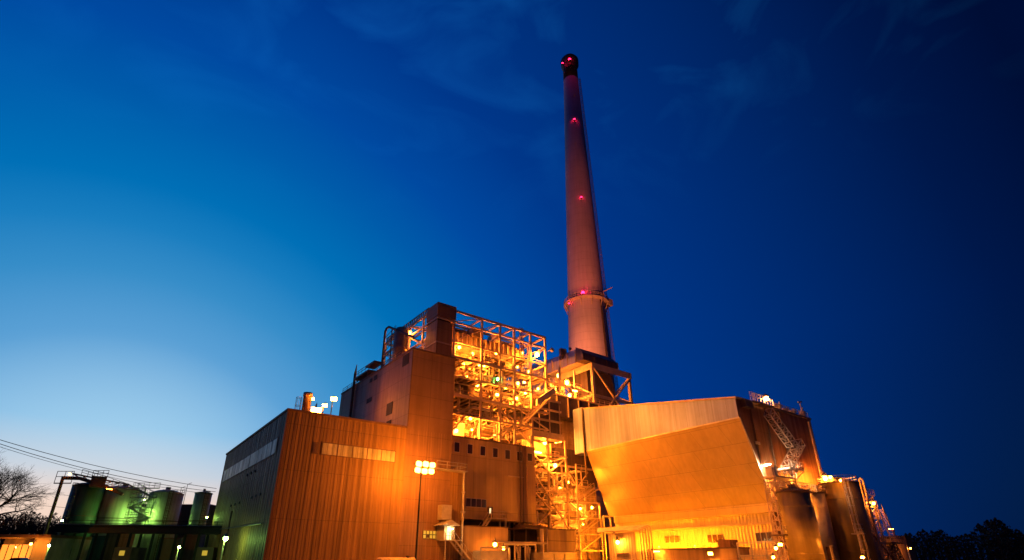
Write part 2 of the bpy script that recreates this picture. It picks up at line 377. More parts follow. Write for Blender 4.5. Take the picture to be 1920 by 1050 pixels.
def strip(x0, x1, z0, z1, name='glazing_strip'):
    f = MB().box((x0-.1, YL-.10, z0-.12), (x1+.1, YL-.065, z0)); f.box((x0-.1, YL-.10, z1), (x1+.1, YL-.065, z1+.12)); f.box((x0-.1, YL-.10, z0), (x0, YL-.065, z1)); f.box((x1, YL-.10, z0), (x1+.1, YL-.065, z1))
    for k_ in range(1, 5): f.box((x0+(x1-x0)*k_/5-.05, YL-.14, z0-.02), (x0+(x1-x0)*k_/5+.05, YL-.11, z1+.02))
    fr = f.build(name, M_SIDT, hall)
    p = MB(); n = max(1, round((x1-x0)/.72)); w = (x1-x0)/n
    for i in range(n): p.box((x0+i*w+.03, YL-.085-.02*random.random(), z0), (x0+(i+1)*w-.03, YL-.07, z1))
    p.build('panel', M_LOUV, fr)
strip(22.4, 23.05, 14.75, 16.1); strip(23.6, 34.6, 14.72, 16.25)
f = MB(); p = MB()
for i in range(14):
    y0 = 77.8+i*2.6
    p.box((XL-.09-.02*random.random(), y0, 14.75), (XL-.06, y0+2.45, 16.75))
fr = MB().box((XL-.1, 77.6, 14.6), (XL-.055, 114.3, 14.74)).box((XL-.1, 77.6, 16.76), (XL-.055, 114.3, 16.9)).box((XL-.1, 77.6, 14.74), (XL-.055, 77.7, 16.76)).box((XL-.1, 114.2, 14.74), (XL-.055, 114.3, 16.76)).build('glazing_strip', M_SIDT, hall)
p.build('panel', M_LOUV, fr)
# small dark vents in rows and two thin pipes on the left wall
for y0, z0 in ((88,13.4),(90.5,13.4),(93,13.4),(82,9.5),(84.5,9.5),(87,9.5),(95,9.4),(98,9.4),(101,9.4)):
    B((XL-.12, y0, z0), (XL-.055, y0+.7, z0+.35)).build('vent', M_VOID, hall)
MB().tube([(XL-.2, 78, 5.6), (XL-.2, 114, 6.3)], .09, 6).build('wall_pipe', M_STEELD, hall)
MB().tube([(XL-.2, 99, 2), (XL-.2, 99, 8.6)], .12, 6).build('wall_pipe', M_STEELD, hall)
# the front carries on to the right below the tower, with a low wing that has a railed roof
tower = thing('bunker_tower', 'tall plain brown windowless tower rising from the right end of the glazed hall', 'tower block', (36.3, YL, 0))
XT0, XT1, ZT, YTB = 36.3, 44.4, 33.25, 107.4
B((XT0, YL, 0), (XT1, YTB, ZT)).build('wall', M_SIDP, tower)
MB().box((XT0-.12, YL-.12, ZT), (XT1+.1, YL+.4, ZT+.3)).build('roof_edge', M_SIDT, tower)
MB().box((XT0-.12, YL+.41, ZT), (XT0+.4, YTB, ZT+.3)).build('roof_edge', M_SIDT, tower)
MB().box((XT0-.05, YL-.03, 20.4), (XT0+.1, YL-.003, ZT)).build('corner_flashing', M_SIDT, tower)
for a, b in (((728,757),(733,776)), ((727,790),(731,799)), ((690,748),(695,753))):
    u, v = onx(*a, XT0), onx(*b, XT0)
    B((XT0-.07, min(u.y,v.y)-.4, v.z), (XT0-.003, max(u.y,v.y)+.4, u.z)).build('wall_opening', M_VOID, tower)
for a, b in (((757,668),(765,682)), ((703,705),(706,711)), ((695,711),(697,716))):
    u, v = onx(*a, XT0), onx(*b, XT0)
    B((XT0-.07, min(u.y,v.y)-.2, v.z), (XT0-.003, max(u.y,v.y)+.2, u.z)).build('wall_opening', M_VOID, tower)
u = onx(668, 712, XT0); d = onx(662, 788, XT0)
MB().tube([(XT0-.35, u.y, 20.4), (XT0-.35, u.y, u.z+1)], .28, 8).tube([(XT0-.35, u.y, u.z+1), (XT0-.35, u.y-.3, u.z+3)], [.28, .06], 8).build('downpipe', M_STEELD, tower)
MB().rail([(XT0+.2, 80, ZT+.3), (XT0+.2, YTB, ZT+.3)], 1.0, .07, 2.5).build('railing', M_STEELD, tower)
wing = thing('low_wing', 'low ribbed wing joined to the right of the glazed hall, railing along its roof', 'building wing', (46, YL, 0))
B((XT1+.01, YL+.02, 0), (46.5, YL+4.9, 14.2)).build('wall', M_SID, wing)
MB().rail([(41, YL+.1-1.6, 14.3), (46.5, YL+.1-1.6, 14.3), (46.5, YL+4.8, 14.3)], 1.1, .08, 2).box((41, YL-1.7, 14.15), (46.6, YL+.0, 14.28)).build('railing', M_GALV, wing)
# window, kiosk and outside stair on the foot of the hall front
u, v = ony(793, 995, YL-.06), ony(828, 1010, YL-.06)
w = MB().box((u.x, YL-.12, v.z), (v.x, YL-.07, u.z)).build('window', M_LITY, hall)
m = MB()
for i in range(7):
    xx = u.x+(v.x-u.x)*i/6; m.box((xx-.05, YL-.17, v.z), (xx+.05, YL-.121, u.z))
m.box((u.x, YL-.16, (u.z+v.z)/2-.05), (v.x, YL-.121, (u.z+v.z)/2+.05)); m.box((u.x+.5, YL-.14, v.z+.06), (u.x+1.1, YL-.122, v.z+.5)); m.build('window_frame', M_STEELD, w)
k = ony(847, 990, 72)
kiosk = thing('entrance_porch', 'small pale lit porch with a pitched hood on the wall of the glazed hall', 'porch', (k.x, 72.5, 0))
B((k.x-.9, 72.6, 4.0), (k.x+.9, 74.9, 6.0)).build('cabin', M_CONCR, kiosk)
MB().box((k.x-.85, 73.6, 6.9), (k.x+.85, 74.9, 9.0)).build('upper_box', M_GALV, kiosk)
MB().prism([(k.x-1.5,72.0,6.02),(k.x+1.5,72.0,6.02),(k.x,72.0,6.75)], [(k.x-1.5,74.9,6.02),(k.x+1.5,74.9,6.02),(k.x,74.9,6.75)]).build('roof', M_GALV, kiosk)
B((k.x-.45, 72.55, 4.02), (k.x+.25, 72.59, 5.9)).build('door', M_LITW, kiosk)
s = MB().stair((k.x+4.2, 71.8, 0), (k.x, 71.8, 4.0), (0,1,0), 1.4, .1); s.box((k.x-1.6, 71.0, 3.86), (k.x+1, 72.59, 3.99))
s.bar((k.x-1.5,71.1,0),(k.x-1.5,71.1,3.86),.14); s.rail([(k.x-1.6,71.1,4),(k.x-.2,71.1,4)],1.,.07)
st = s.build('outside_stair', M_GALV); tag(st, 'steep metal outside stair climbing to the lit porch on the hall', 'stair')
# the post at the end of the ribbed front
p1 = ony(868, 1050, 74); p0 = ony(870, 883, 74)
tag(MB().tube([(p0.x,74,0),(p0.x,74,p0.z)], .17, 10).box((p0.x-4.4,73.9,p0.z-.3),(p0.x+.2,74.15,p0.z-.1)).box((p0.x-.3,73.7,8),(p0.x+.3,74.2,8.3)).box((p0.x-.25,73.7,11),(p0.x+.25,74.2,11.2)).build('vertical_pipe', M_GALV), 'tall thin bright pipe standing at the right edge of the ribbed hall front', 'pipe')

# ---- roof of the hall: vent stack, box, ladder
c = onx(578, 737, 24.0)
vs = thing('roof_vent', 'stubby round vent stack on the roof of the glazed hall, left of the roof lamps', 'roof vent', (24.0, c.y, ZL))
rr = 7.5*pxm(c)
MB().lathe((24.0, c.y), [(rr, ZL), (rr, c.z-.6), (rr*1.12, c.z-.6), (rr*1.12, c.z)], 20).build('vent_pipe', M_STEEL, vs, True)
MB().ladder((24.0-rr-.3, c.y, ZL), (24.0-rr-.3, c.y, c.z-1), (0,1,0), .6, .07, True, (-1,0,0)).build('ladder', M_STEELD, vs)
q = onx(628, 757, 31.)
rb = thing('roof_cabin', 'low dark cabin on the hall roof beside the tower wall', 'roof cabin', (32.5, q.y, ZL))
B((31, q.y, ZL), (35.5, q.y+4, ZL+2.2)).build('wall', M_SIDT, rb)
MB().rail([(30.6, q.y-1, ZL), (35.5, q.y-1, ZL)], 1.0, .07, 1.5).build('railing', M_STEELD, rb)

# ================================================================ tower roof : upright vessel, pipe frame, platform
c = onx(752, 640, 40.5); rr = 13.5*pxm(c); zt = onx(752, 618, 40.5).z
ves = thing('steam_vessel', 'tall upright cylindrical vessel standing on the roof of the windowless tower', 'vessel', (40.5, c.y, ZT))
MB().lathe((40.5, c.y), [(rr, ZT), (rr, zt-.5), (rr*.8, zt), (rr*.3, zt+.3)], 28).build('shell', M_PIPE, ves, True)
for zz in (ZT+2.2, ZT+5.4): MB().lathe((40.5, c.y), [(rr+.12, zz), (rr+.12, zz+.3)], 28).build('band', M_STEEL, ves)
MB().ladder((40.5-rr-.3, c.y-.5, ZT), (40.5-rr-.3, c.y-.5, zt), (0,1,0), .6, .07, False).build('ladder', M_STEELD, ves)
c2 = onx(723, 615, 38.5)
pf = thing('roof_pipe_loop', 'tall dark inverted-U pipe with a braced leg beside the roof vessel', 'pipe', (38.5, c2.y, ZT))
zz = c2.z
e2 = onx(775, 632, 40.0)
MB().tube([(38.5, c2.y, ZT), (38.5, c2.y, zz-.8), (38.6, c2.y-.3, zz-.2), (38.8, c2.y-.9, zz), (40.0, e2.y, e2.z)], .24, 8).build('pipe', M_STEELD, pf)
MB().tube([(39.3, c2.y-2, ZT), (39.1, c2.y-1.9, zz-.4)], .15, 8).build('leg', M_STEELD, pf)
m = MB()
for i in range(6):
    za = ZT+.8+(zz-ZT-1.6)*i/6; zb = ZT+.8+(zz-ZT-1.6)*(i+1)/6
    m.bar((38.5, c2.y, za), (39.2, c2.y-2, zb), .09)
m.build('brace', M_STEELD, pf)
c3 = onx(690, 700, 36.8)
pl = thing('roof_platform', 'small railed platform on the sloping-away edge of the tower roof', 'platform', (36.8, c3.y, ZT))
zz = onx(690, 702, 36.8).z
MB().box((35.6, c3.y-3, zz-.3), (39, c3.y+4, zz)).build('deck', M_STEELD, pl)
MB().rail([(35.7, c3.y-3, zz), (35.7, c3.y+4, zz), (39, c3.y+4, zz)], 1.1, .07).build('railing', M_STEELD, pl)
MB().bar((36, c3.y-2, ZT+.3), (36, c3.y-2, zz), .2).bar((36, c3.y+3, ZT+.3), (36, c3.y+3, zz), .2).build('leg', M_STEELD, pl)
B((36.8, c3.y-2.5, zz+1.8), (38.6, c3.y+1.5, zz+2.2)).build('canopy', M_STEELD, pl)
for i in range(5):                       # handful of pipes on the roof edge by the vessel
    y0 = c.y-9+i*2.1
    t = MB().tube([(37.6+i*.3, y0, ZT), (37.6+i*.3, y0, ZT+1.4+.35*(i % 3)), (39.2, y0+.6, ZT+1.8+.3*(i % 3)), (39.2, y0+.6, ZT)], .16, 7)
    tag(t.build('roof_pipe', M_PIPE), 'short bent pipe on the tower roof at the foot of the upright vessel', 'pipe', 'bent pipes at the foot of the roof vessel')

# ================================================================ windowed block M : front plane Y=80
YM, ZM, XM1 = 80., 21.1, 65.6
blk = thing('switchgear_block', 'flat tan block with a row of small square dark windows under its roof edge', 'building', (55, YM, 0))
B((XT1+.01, YM, 7.7), (XM1-2.0, YM+6, ZM)).build('wall', M_MW, blk)
B((XM1-2.0, YM-.35, 7.6), (XM1, YM+6, ZM+.15)).build('wall', M_MW, blk)
B((XT1+.01, YM-.15, ZM), (XM1-2.01, YM+1, ZM+.25)).build('roof_edge', M_SIDT, blk)
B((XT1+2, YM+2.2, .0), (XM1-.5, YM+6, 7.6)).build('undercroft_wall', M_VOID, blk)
for i, px in enumerate((856.5, 881, 905, 928.5, 951.5, 973.5)):
    py = 841+(px-881)*.147; hw = 5.3*pxm(ony(px, py, YM)); c = ony(px, py+1, YM)
    fr = MB().box((c.x-hw-.12, YM-.09, c.z-.91), (c.x+hw+.12, YM-.004, c.z-.80)).box((c.x-hw-.12, YM-.09, c.z+.80), (c.x+hw+.12, YM-.004, c.z+.91))
    fr.box((c.x-hw-.12, YM-.08, c.z-.80), (c.x-hw, YM-.004, c.z+.80)).box((c.x+hw, YM-.08, c.z-.80), (c.x+hw+.12, YM-.004, c.z+.80))
    fo = fr.build('window', M_STEEL, blk)
    MB().box((c.x-hw, YM-.05, c.z-.80), (c.x+hw, YM-.006, c.z+.80)).box((c.x-.04, YM-.07, c.z-.80), (c.x+.04, YM-.051, c.z+.80)).build('pane', M_GLASS, fo)
c = ony(993, 857.5, YM-.35); hw = 5*pxm(c)
fo = MB().box((c.x-hw-.1, YM-.42, c.z-.78), (c.x+hw+.1, YM-.354, c.z+.78)).build('window', M_STEEL, blk)
MB().box((c.x-hw, YM-.45, c.z-.68), (c.x+hw, YM-.421, c.z+.68)).build('pane', M_GLASS, fo)
u, v = ony(873, 933, YM), ony(911, 953, YM)
wf = MB().box((u.x, YM-.1, v.z), (v.x, YM-.004, u.z)).build('window', M_STEEL, blk)
m = MB(); n = 4
for i in range(n):
    w_ = (v.x-u.x)/n; m.box((u.x+w_*i+.07, YM-.13, v.z+.1), (u.x+w_*(i+1)-.07, YM-.101, u.z-.1))
m.build('pane', M_GLASS, wf)
u, v = ony(915, 951, YM), ony(922.5, 972, YM)
dr = MB().box((u.x-.1, YM-.1, v.z), (v.x+.1, YM-.004, u.z+.1)).build('door', M_STEELD, blk)
MB().box((u.x+.25, YM-.14, u.z-1.05), (v.x-.3, YM-.101, u.z-.15)).build('lit_pane', M_LITW, dr)
s = MB().box((u.x-.3, YM-1.3, v.z-.15), (v.x+2.2, YM-.01, v.z)); s.stair((u.x-2.2, YM-.9, v.z-2.4), (u.x-.2, YM-.9, v.z), (0,1,0), 1.0, .09)
s.rail([(u.x-.2, YM-1.25, v.z), (v.x+2.2, YM-1.25, v.z), (v.x+2.2, YM-.1, v.z)], 1.1, .07); s.bar((v.x+2.1, YM-1.2, 5.0), (v.x+2.1, YM-1.2, v.z), .12)
s.build('door_landing', M_STEEL, blk)
c = ony(975, 850, YM-.3); cc = ony(981, 850, YM-.3)
MB().tube([(c.x, YM-.25, 5), (c.x, YM-.25, ZM+.6)], .13, 7).tube([(cc.x, YM-.2, 5), (cc.x, YM-.2, ZM)], .09, 6).build('downpipe', M_STEELD, blk)
c = ony(950, 893, YM); MB().box((c.x, YM-.3, c.z), (cc.x, YM-.05, c.z+.15)).build('cable_tray', M_STEEL, blk)
for i in range(8):
    xx = ony(933+i*9, 985, YM+2).x; B((xx-.12, YM+1.2, 4.2), (xx+.12, YM+1.45, 7.68)).build('leg', M_STEEL, blk)
B((61.5, YM-.8, 3.4), (66.2, YM+1.1, 7.2)).build('dark_cabinet', M_STEELD, blk)

# ================================================================ boiler frame B : X 44.3..71, Y 82..107
X0, X1, Y0, Y1, ZR = 44.5, 71.1, 82., 106., 46.5
bo = thing('boiler_house', 'tall open steel frame around the boiler, full of pipes, floors and burning lamps', 'boiler house', (58, Y0, 0))
xs = [44.5, 48.0, 54.5, 59.0, 62.6, 67.0, 71.1]; ys = [82., 88, 94, 100, 106]
zs = [25.9, 29.5, 33.1, 36.9, 40.0, 44.0, 46.5]
def zbase(x): return ZM+.3
for i, x in enumerate(xs):
    for j, y in enumerate(ys):
        if 0 < i < 6 and 0 < j < 4: continue
        w = .38 if j == 0 else .34
        z0 = zbase(x) if x < 66 else (6.0 if x < 70 or j else 32.8)
        B((x-w/2, y-w/2, z0), (x+w/2, y+w/2, ZR)).build('column', M_STEEL, bo)
for z in zs:                             # perimeter beams, set 3 mm clear of the columns' faces
    d = .42 if z in (46.5, 36.9, 29.5) else .28
    for y in (Y0, Y1): MB().box((X0-.21, y-.20, z-d), (X1+.21, y+.20, z-.003*d)).build('beam', M_STEEL, bo)
    for x in (X0, X1): MB().box((x-.20, Y0+.21, z-d-.004), (x+.20, Y1-.21, z-.01)).build('beam', M_STEEL, bo)
m = MB()
for x in xs[1:-1]: m.box((x-.14, Y0+.2, ZR-.36), (x+.14, Y1-.2, ZR-.02))
for y in ys[1:-1]: m.box((X0+.2, y-.14, ZR-.40), (X1-.2, y+.14, ZR-.05))
m.build('roof_beam', M_STEEL, bo)
class BR:
    def bar(s_, a_, b_, w_): MB().bar(a_, b_, w_).build('brace', M_STEEL, bo); return s_
m = BR()
for x, x2 in zip(xs[:-1], xs[1:]):       # roof-level knee braces and wind bracing, front
    m.bar((x+.1, Y0, 44.0), (x2-.1, Y0, 46.3), .17)
    m.bar((x+.1, Y1, 44.0), (x2-.1, Y1, 46.3), .17)
for x, x2, za, zb in ((48,54.5,40,44),(54.5,59,40,44),(67,71.1,40,44),(67,71.1,36.9,40),(67,71.1,33.1,36.9),(54.5,59,36.9,40)):
    m.bar((x+.1, Y0, za), (x2-.1, Y0, zb-.3), .17)
for y, y2 in zip(ys[:-1], ys[1:]):
    m.bar((X0, y, 40.2), (X0, y2, 43.8), .17); m.bar((X0, y, 44), (X0, y2, 46.3), .15); m.bar((X1, y, 44), (X1, y2, 46.3), .17); m.bar((X1, y, 40.2), (X1, y2, 43.8), .17)
    m.bar((X1, y, 36.8), (X1, y2, 33.4), .17); m.bar((X1, y, 33.0), (X1, y2, 29.7), .17); m.bar((X1, y2, 33.0), (X1, y, 29.7), .17)
# big X in the lower right of the frame
for (xa, za, xb, zb) in ((57.5,29.3,67,22.2),(57.5,22.6,63,26),(62.6,29.5,71.1,25.9),(62.6,26,71.1,31.5),(59,22.4,62.6,26),(48,22,51,25.6)):
    MB().bar((xa, Y0-.02, za), (xb, Y0-.02, zb), .24).build('brace', M_STEEL, bo)
# slatted parapet on the left edge of the roof
m = MB().box((X0-.12, 86, ZR+.02), (X0+.12, Y1, ZR+.12)).box((X0-.12, 86, ZR+.95), (X0+.12, Y1, ZR+1.05))
y = 86.2
while y < Y1: m.box((X0-.06, y, ZR+.12), (X0+.06, y+.45, ZR+.95)); y += .95
m.build('parapet', M_STEELD, bo)
# sheeted corner stair shaft
sh = MB().box((X0-.45, Y0-.45, ZT+.5), (X0+2.9, 85.8, 43.2)).build('corner_cladding', M_SIDP, bo)
MB().box((X0-.52, Y0-.52, 44.1), (48.1, 85.9, ZR+.4)).build('corner_cladding', M_SIDP, bo)
B((X0-.5, Y0-.5, 43.55), (48.05, 85.85, 43.85)).build('beam', M_STEEL, bo)
B((X0-.3, Y0-.3, 43.2), (47, 85.6, 43.55)).build('wall_opening', M_VOID, bo)
B((X0-.5, Y0-.5, 38.6), (X0+2.95, 85.85, 38.85)).build('beam', M_STEEL, bo)
# boiler drum casing: plate girders with stiffeners under the roof
dr = B((50.0, 86.5, 41.3), (68.6, 90.5, 44.2)).build('drum_casing', M_PLATE, bo)
m = MB(); x = 50.3
while x < 68.5: m.box((x, 86.2, 41.3), (x+.16, 86.497, 44.2)); x += 1.15
m.build('stiffener', M_STEEL, dr)
B((49.0, 86.0, 40.75), (69.2, 91, 41.28)).build('beam', M_STEEL, bo)
B((54.7, 85.5, 43.9), (57.2, 89, 45.9)).build('hoist_box', M_STEELD, bo)
B((60.4, 85.3, 44.22), (61.6, 88.6, 45.9)).build('hoist_box', M_STEEL, bo)
B((48.5, 87, 44.23), (54.4, 92, 45.3)).build('duct', M_STEELD, bo)
B((61.9, 86.9, 44.23), (66, 92, 45.2)).build('duct', M_STEELD, bo)
m = MB()
for i in range(3): m.tube([(66.2+i*.45, 84.6, 38), (66.2+i*.45, 84.6, 48.4)], .13, 8)
m.build('vent_pipe', M_STEELD, bo)
# furnace, hanging in the middle
fu = B((50.5, 88.5, 27.0), (65.5, 103, 40.7)).build('furnace_casing', M_PLATE, bo)
m = MB()
for z in [27.6+1.3*i for i in range(10)]: m.box((50.3, 88.28, z), (65.7, 88.497, z+.3)); m.box((50.28, 88.5, z), (50.497, 103, z+.3)); m.box((65.503, 88.5, z), (65.7, 103, z+.3))
m.build('buckstay', M_STEEL, fu)
MB().prism([(50.5,88.5,26.98),(65.5,88.5,26.98),(65.5,103,26.98),(50.5,103,26.98)], [(55,94,22.3),(61,94,22.3),(61,98,22.3),(55,98,22.3)]).build('hopper', M_PLATE, bo)
# a paler economiser casing low on the left and bins on the right
B((46.2, 86.2, 22.4), (49.7, 91, 28.6)).build('casing', M_PLATE, bo)
B((66.6, 85, 27), (70.3, 92, 34.2)).build('casing', M_DUCT, bo)
B((50.2, 84.4, 22.3), (52.6, 87, 25.0)).build('casing', M_PIPE, bo)
B((X0+.3, Y1-.6, 22.3), (X1-.3, Y1-.3, 40.6)).build('back_cladding', M_PLATE, bo)
B((X1-.55, 93, 20), (X1-.3, Y1-.65, 38.4)).build('side_cladding', M_PLATE, bo)
# grating floors with joists and rails
for z, segs in ((25.9, ((49.8,82.3,57,88),(59.5,82.3,66.8,88))), (29.5, ((45,82.3,66.8,87.9),)), (33.1, ((45,82.3,60,88),(60.6,83.4,70.8,88))),
                (36.9, ((48.2,82.3,58.4,88),(59.2,82.3,70.8,86))), (40.0, ((62.7,82.3,66.9,85.6),))):
    m = MB(); k = MB()
    for (a, b, c, d) in segs:
        m.box((a, b, z+.01), (c, d, z+.07))
        x = a+.5
        while x < c: k.box((x-.07, b, z-.26), (x+.07, d, z+.005)); x += 1.35
        k.rail([(a, b+.1, z+.07), (c, b+.1, z+.07)], 1.1, .065, 1.5)
    m.build('floor', M_STEELD, bo); k.build('railing', M_STEEL, bo)
# pipework: seeded runs of bends
rnd = random.Random(11)
def pipe_run(x, y, z, n, r, bx, by, bz):
    pts = [V((x, y, z))]; ax = rnd.choice((0, 1, 2))
    for i in range(n):
        q = pts[-1].copy(); lim = (bx, by, bz)[ax]; q[ax] = rnd.uniform(*lim)
        if abs(q[ax]-pts[-1][ax]) > 4: q[ax] = pts[-1][ax]+math.copysign(4, q[ax]-pts[-1][ax])
        pts.append(q); ax = rnd.choice([a for a in (0, 1, 2) if a != ax])
    s = MB()
    s.tube(pts, r, 7); return s
for i in range(88):
    zc_ = rnd.uniform(23, 40.5); r_ = rnd.choice((.09, .12, .16, .22, .3))
    pipe_run(rnd.uniform(46, 69), rnd.uniform(82.8, 87.6), zc_, rnd.randint(3, 6), r_, (45.5, 70), (82.7, 88), (max(22.6, zc_-4), min(40.4, zc_+4))).build('pipe', rnd.choice((M_PIPE, M_PIPE, M_STEEL, M_GALV, M_STEELD)), bo)
for i in range(60):                      # diagonal burner lines and hangers
    x = rnd.uniform(47, 68); z = rnd.uniform(29, 38)
    MB().tube([(x, 83, z), (x+rnd.uniform(1.5, 3.2), 86.8, z+rnd.uniform(.6, 2.6))], rnd.choice((.1, .14, .2)), 7).build('burner_pipe', rnd.choice((M_PIPE, M_STEEL, M_GALV)), bo)
for i in range(14):                      # valve bodies
    x, y, z = rnd.uniform(48, 69), rnd.uniform(82.9, 86), rnd.choice((26.4, 30, 33.6, 37.4, 31.6, 35))
    MB().lathe((x, y), [(.12, z), (.38, z+.15), (.38, z+.7), (.16, z+.85), (.16, z+1.25), (.4, z+1.28), (.4, z+1.35)], 12).build('valve', M_STEEL, bo, True)
for i in range(34):                      # hangers and secondary steel
    x = rnd.uniform(45.5, 70); z = rnd.choice((22.4, 26, 29.6, 33.2, 36.9)); y = rnd.choice((82.6, 83.4, 84.8, 86))
    MB().bar((x, y, z), (x, y, z+rnd.choice((3.2, 3.4, 6.6))), rnd.choice((.09, .14, .2))).build('hanger', rnd.choice((M_STEEL, M_STEEL, M_GALV)), bo)
for i in range(16):
    z = rnd.uniform(24, 39); x = rnd.uniform(46, 58); MB().box((x, 83.1+(i % 3)*.9, z), (x+rnd.uniform(4, 11), 83.5+(i % 3)*.9, z+.14)).build('cable_tray', M_GALV, bo)
for i, (x, z) in enumerate(((49.5,34),(53,31),(56.5,30.2),(60.5,34.4),(64,30.3),(58,26.6),(62,37.8),(68,26.4))):
    B((x, 84.3, z), (x+1.5, 86, z+1.7)).build('equipment_box', M_PLATE, bo)
# stair flight with sheeted side at the right edge
MB().stair((64.6, 81.3, 26.2), (71.0, 81.3, 32.2), (0,1,0), 1.1, .14).build('stair', M_STEEL, bo)
a, b = ony(1000, 770, 80.6), ony(1030, 742, 80.6)
m = MB().prism([(67.2,80.4,30.0),(72.2,80.4,33.6),(72.2,80.4,34.9),(67.2,80.4,31.3)], [(67.2,80.9,30.0),(72.2,80.9,33.6),(72.2,80.9,34.9),(67.2,80.9,31.3)]).build('stair_cladding', M_PIPE, bo)
# steam pipes on the left side, seen over the tower roof
for z, x in ((38.2, 45.6), (40.6, 46.2), (36.2, 45.2), (42.2, 46.0)):
    MB().tube([(x, 86.5, z), (x, 104, z), (x+3, 104, z)], .28, 8).build('pipe', M_PIPE, bo)
B((45.2, 88, 33.3), (48.8, 101, 39.0)).build('casing', M_MW, bo)
# ---------------------------------------------------------------- boxes from sight lines
def bY(p0, p1, Y, d):                    # faces the front; p0 upper left, p1 lower right
    a, b = ony(*p0, Y), ony(*p1, Y); return ((a.x, Y, b.z), (b.x, Y+d, a.z))
def bX(p0, p1, X, d):
    a, b = onx(*p0, X), onx(*p1, X); return ((X, min(a.y, b.y), b.z), (X+d, max(a.y, b.y), a.z))
# ================================================================ air heater box and braced frame right of the windowed block
ah = thing('air_heater', 'dark panelled box with pale horizontal bands, held high at the right of the open frame', 'duct casing', (71, 83, 24))
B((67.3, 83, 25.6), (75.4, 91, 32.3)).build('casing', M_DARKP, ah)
for z in (25.2, 27.9, 30.2, 32.3): B((67.1, 82.7, z), (75.7, 91.2, z+.38)).build('band', M_STEEL, ah)
m = MB()
for x in (69.6, 72.4, 75.2): m.box((x, 82.8, 25.6), (x+.18, 82.997, 32.3))
m.build('stiffener', M_STEEL, ah)
B((67.0, 82.4, 24.2), (75.8, 84.5, 25.1)).build('beam', M_STEEL, ah)
sf = thing('braced_frame', 'braced steel frame full of pipes and lamps just right of the flat tan block', 'steel frame', (71, 82, 0))
for x in (66.6, 70.8, 75.6):
    B((x-.18, 81.7, 6.2 if x < 70 else 5.9), (x+.18, 82.05, 24.1)).build('column', M_STEEL, sf)
    B((x-.18, 89, 6), (x+.18, 89.4, 24.1)).build('column', M_STEEL, sf)
for z in (6.6, 10.2, 13.6, 17.2, 20.6):
    for q_ in (((66.3, 81.62, z), (75.9, 81.69, z+.3)), ((66.3, 82.1, z), (66.6, 89, z+.3)), ((75.6, 82.1, z), (75.9, 89, z+.3))): B(*q_).build('beam', M_STEEL, sf)
    B((67, 83.5, z+.02), (75.3, 88.8, z+.1)).build('floor', M_STEELD, sf)
for (xa, za, xb, zb) in ((66.6,17.2,75.6,6.6),(66.6,6.6,71,10.2),(70.8,10.2,66.6,13.6),(70.8,13.6,75.6,17.2),(66.6,20.6,75.6,13.6),(71,20.6,66.6,17.4),(70.8,6.6,75.6,10.2),(70.8,17.4,75.6,20.6)):
    MB().bar((xa, 81.55, za), (xb, 81.55, zb), .24).build('brace', M_STEEL, sf)
B((67.2, 85.8, 20.9), (75.2, 88, 24.1)).build('back_panel', M_YEL, sf)
B((67.2, 87.2, 6.5), (75.2, 88.5, 20.4)).build('back_panel', M_PLATE, sf)
MB().rail([(67.2, 83.4, 20.9), (75.2, 83.4, 20.9)], 1.1, .07, 1.2).rail([(67.2, 83.4, 13.7), (75.2, 83.4, 13.7)], 1.1, .07, 1.5).build('railing', M_STEEL, sf)
MB().tube([(66.8, 83.4, 9.2), (75.4, 83.4, 9.2)], .55, 12).tube([(66.8, 83.2, 12.1), (75.4, 83.2, 12.1)], .3, 10).build('large_pipe', M_PIPE, sf, True)
for i in range(60):
    z = rnd.uniform(7, 20); pipe_run(rnd.uniform(67, 75), rnd.uniform(82.5, 86), z, rnd.randint(2, 5), rnd.choice((.08, .12, .2, .26)), (66.9, 75.2), (82.4, 86.8), (max(6.8, z-3), min(20.2, z+3))).build('pipe', rnd.choice((M_PIPE, M_STEEL, M_GALV, M_STEELD)), sf)
MB().stair((67.5, 82.6, 10.3), (74, 82.6, 13.6), (0,1,0), .9, .1).build('stair', M_STEEL, sf)

tw = thing('stair_tower', 'narrow open stair tower of thin steel beside the slanted edge of the overhanging building', 'stair tower', (80, 82, 0))
for x in (77.4, 83.4):
    for y in (80.9, 85.2): B((x-.15, y-.15, 0), (x+.15, y+.15, 19.5 if x < 80 else 12.3)).build('column', M_STEEL, tw)
for i, z in enumerate((3, 6, 9, 12, 15, 18)):
    xr = 83.3 if z < 12.5 else 80.4
    B((77.3, 80.68, z), (xr, 80.74, z+.25)).build('beam', M_STEEL, tw); B((77.3, 85.36, z), (xr, 85.4, z+.25)).build('beam', M_STEEL, tw)
    B((77.5, 80.9, z+.26), (xr-.1, 85.2, z+.32)).build('floor', M_STEELD, tw)
    if z < 18:
        MB().bar((77.4, 80.6, z), (xr, 80.6, z+3), .16).build('brace', M_STEEL, tw)
        (MB().stair((77.8, 82, z+.3), (xr-.4, 82, z+3.2), (0,1,0), .9, .09) if i % 2 else MB().stair((xr-.4, 84, z+.3), (77.8, 84, z+3.2), (0,1,0), .9, .09)).build('stair', M_STEEL, tw)
    MB().rail([(77.5, 80.8, z+.3), (xr, 80.8, z+.3)], 1.1, .06, 1.2).build('railing', M_STEEL, tw)
db = thing('hanging_duct', 'dark duct box behind the narrow stair tower', 'duct', (82, 86, 14))
B((78, 87.6, 16.5), (90, 93, 24)).build('casing', M_DARKP, db)
MB().box((77.8, 87.3, 20), (90, 87.597, 20.4)).box((81, 87.35, 16.5), (81.2, 87.597, 20)).box((85, 87.35, 16.5), (85.2, 87.597, 20)).build('stiffener', M_STEEL, db)
bc = thing('plant_wall', 'orange lit back wall low behind the narrow stair tower', 'wall', (82, 90, 0))
B((76.2, 90, 0), (92, 91, 16.3)).build('wall', M_PLATE, bc)
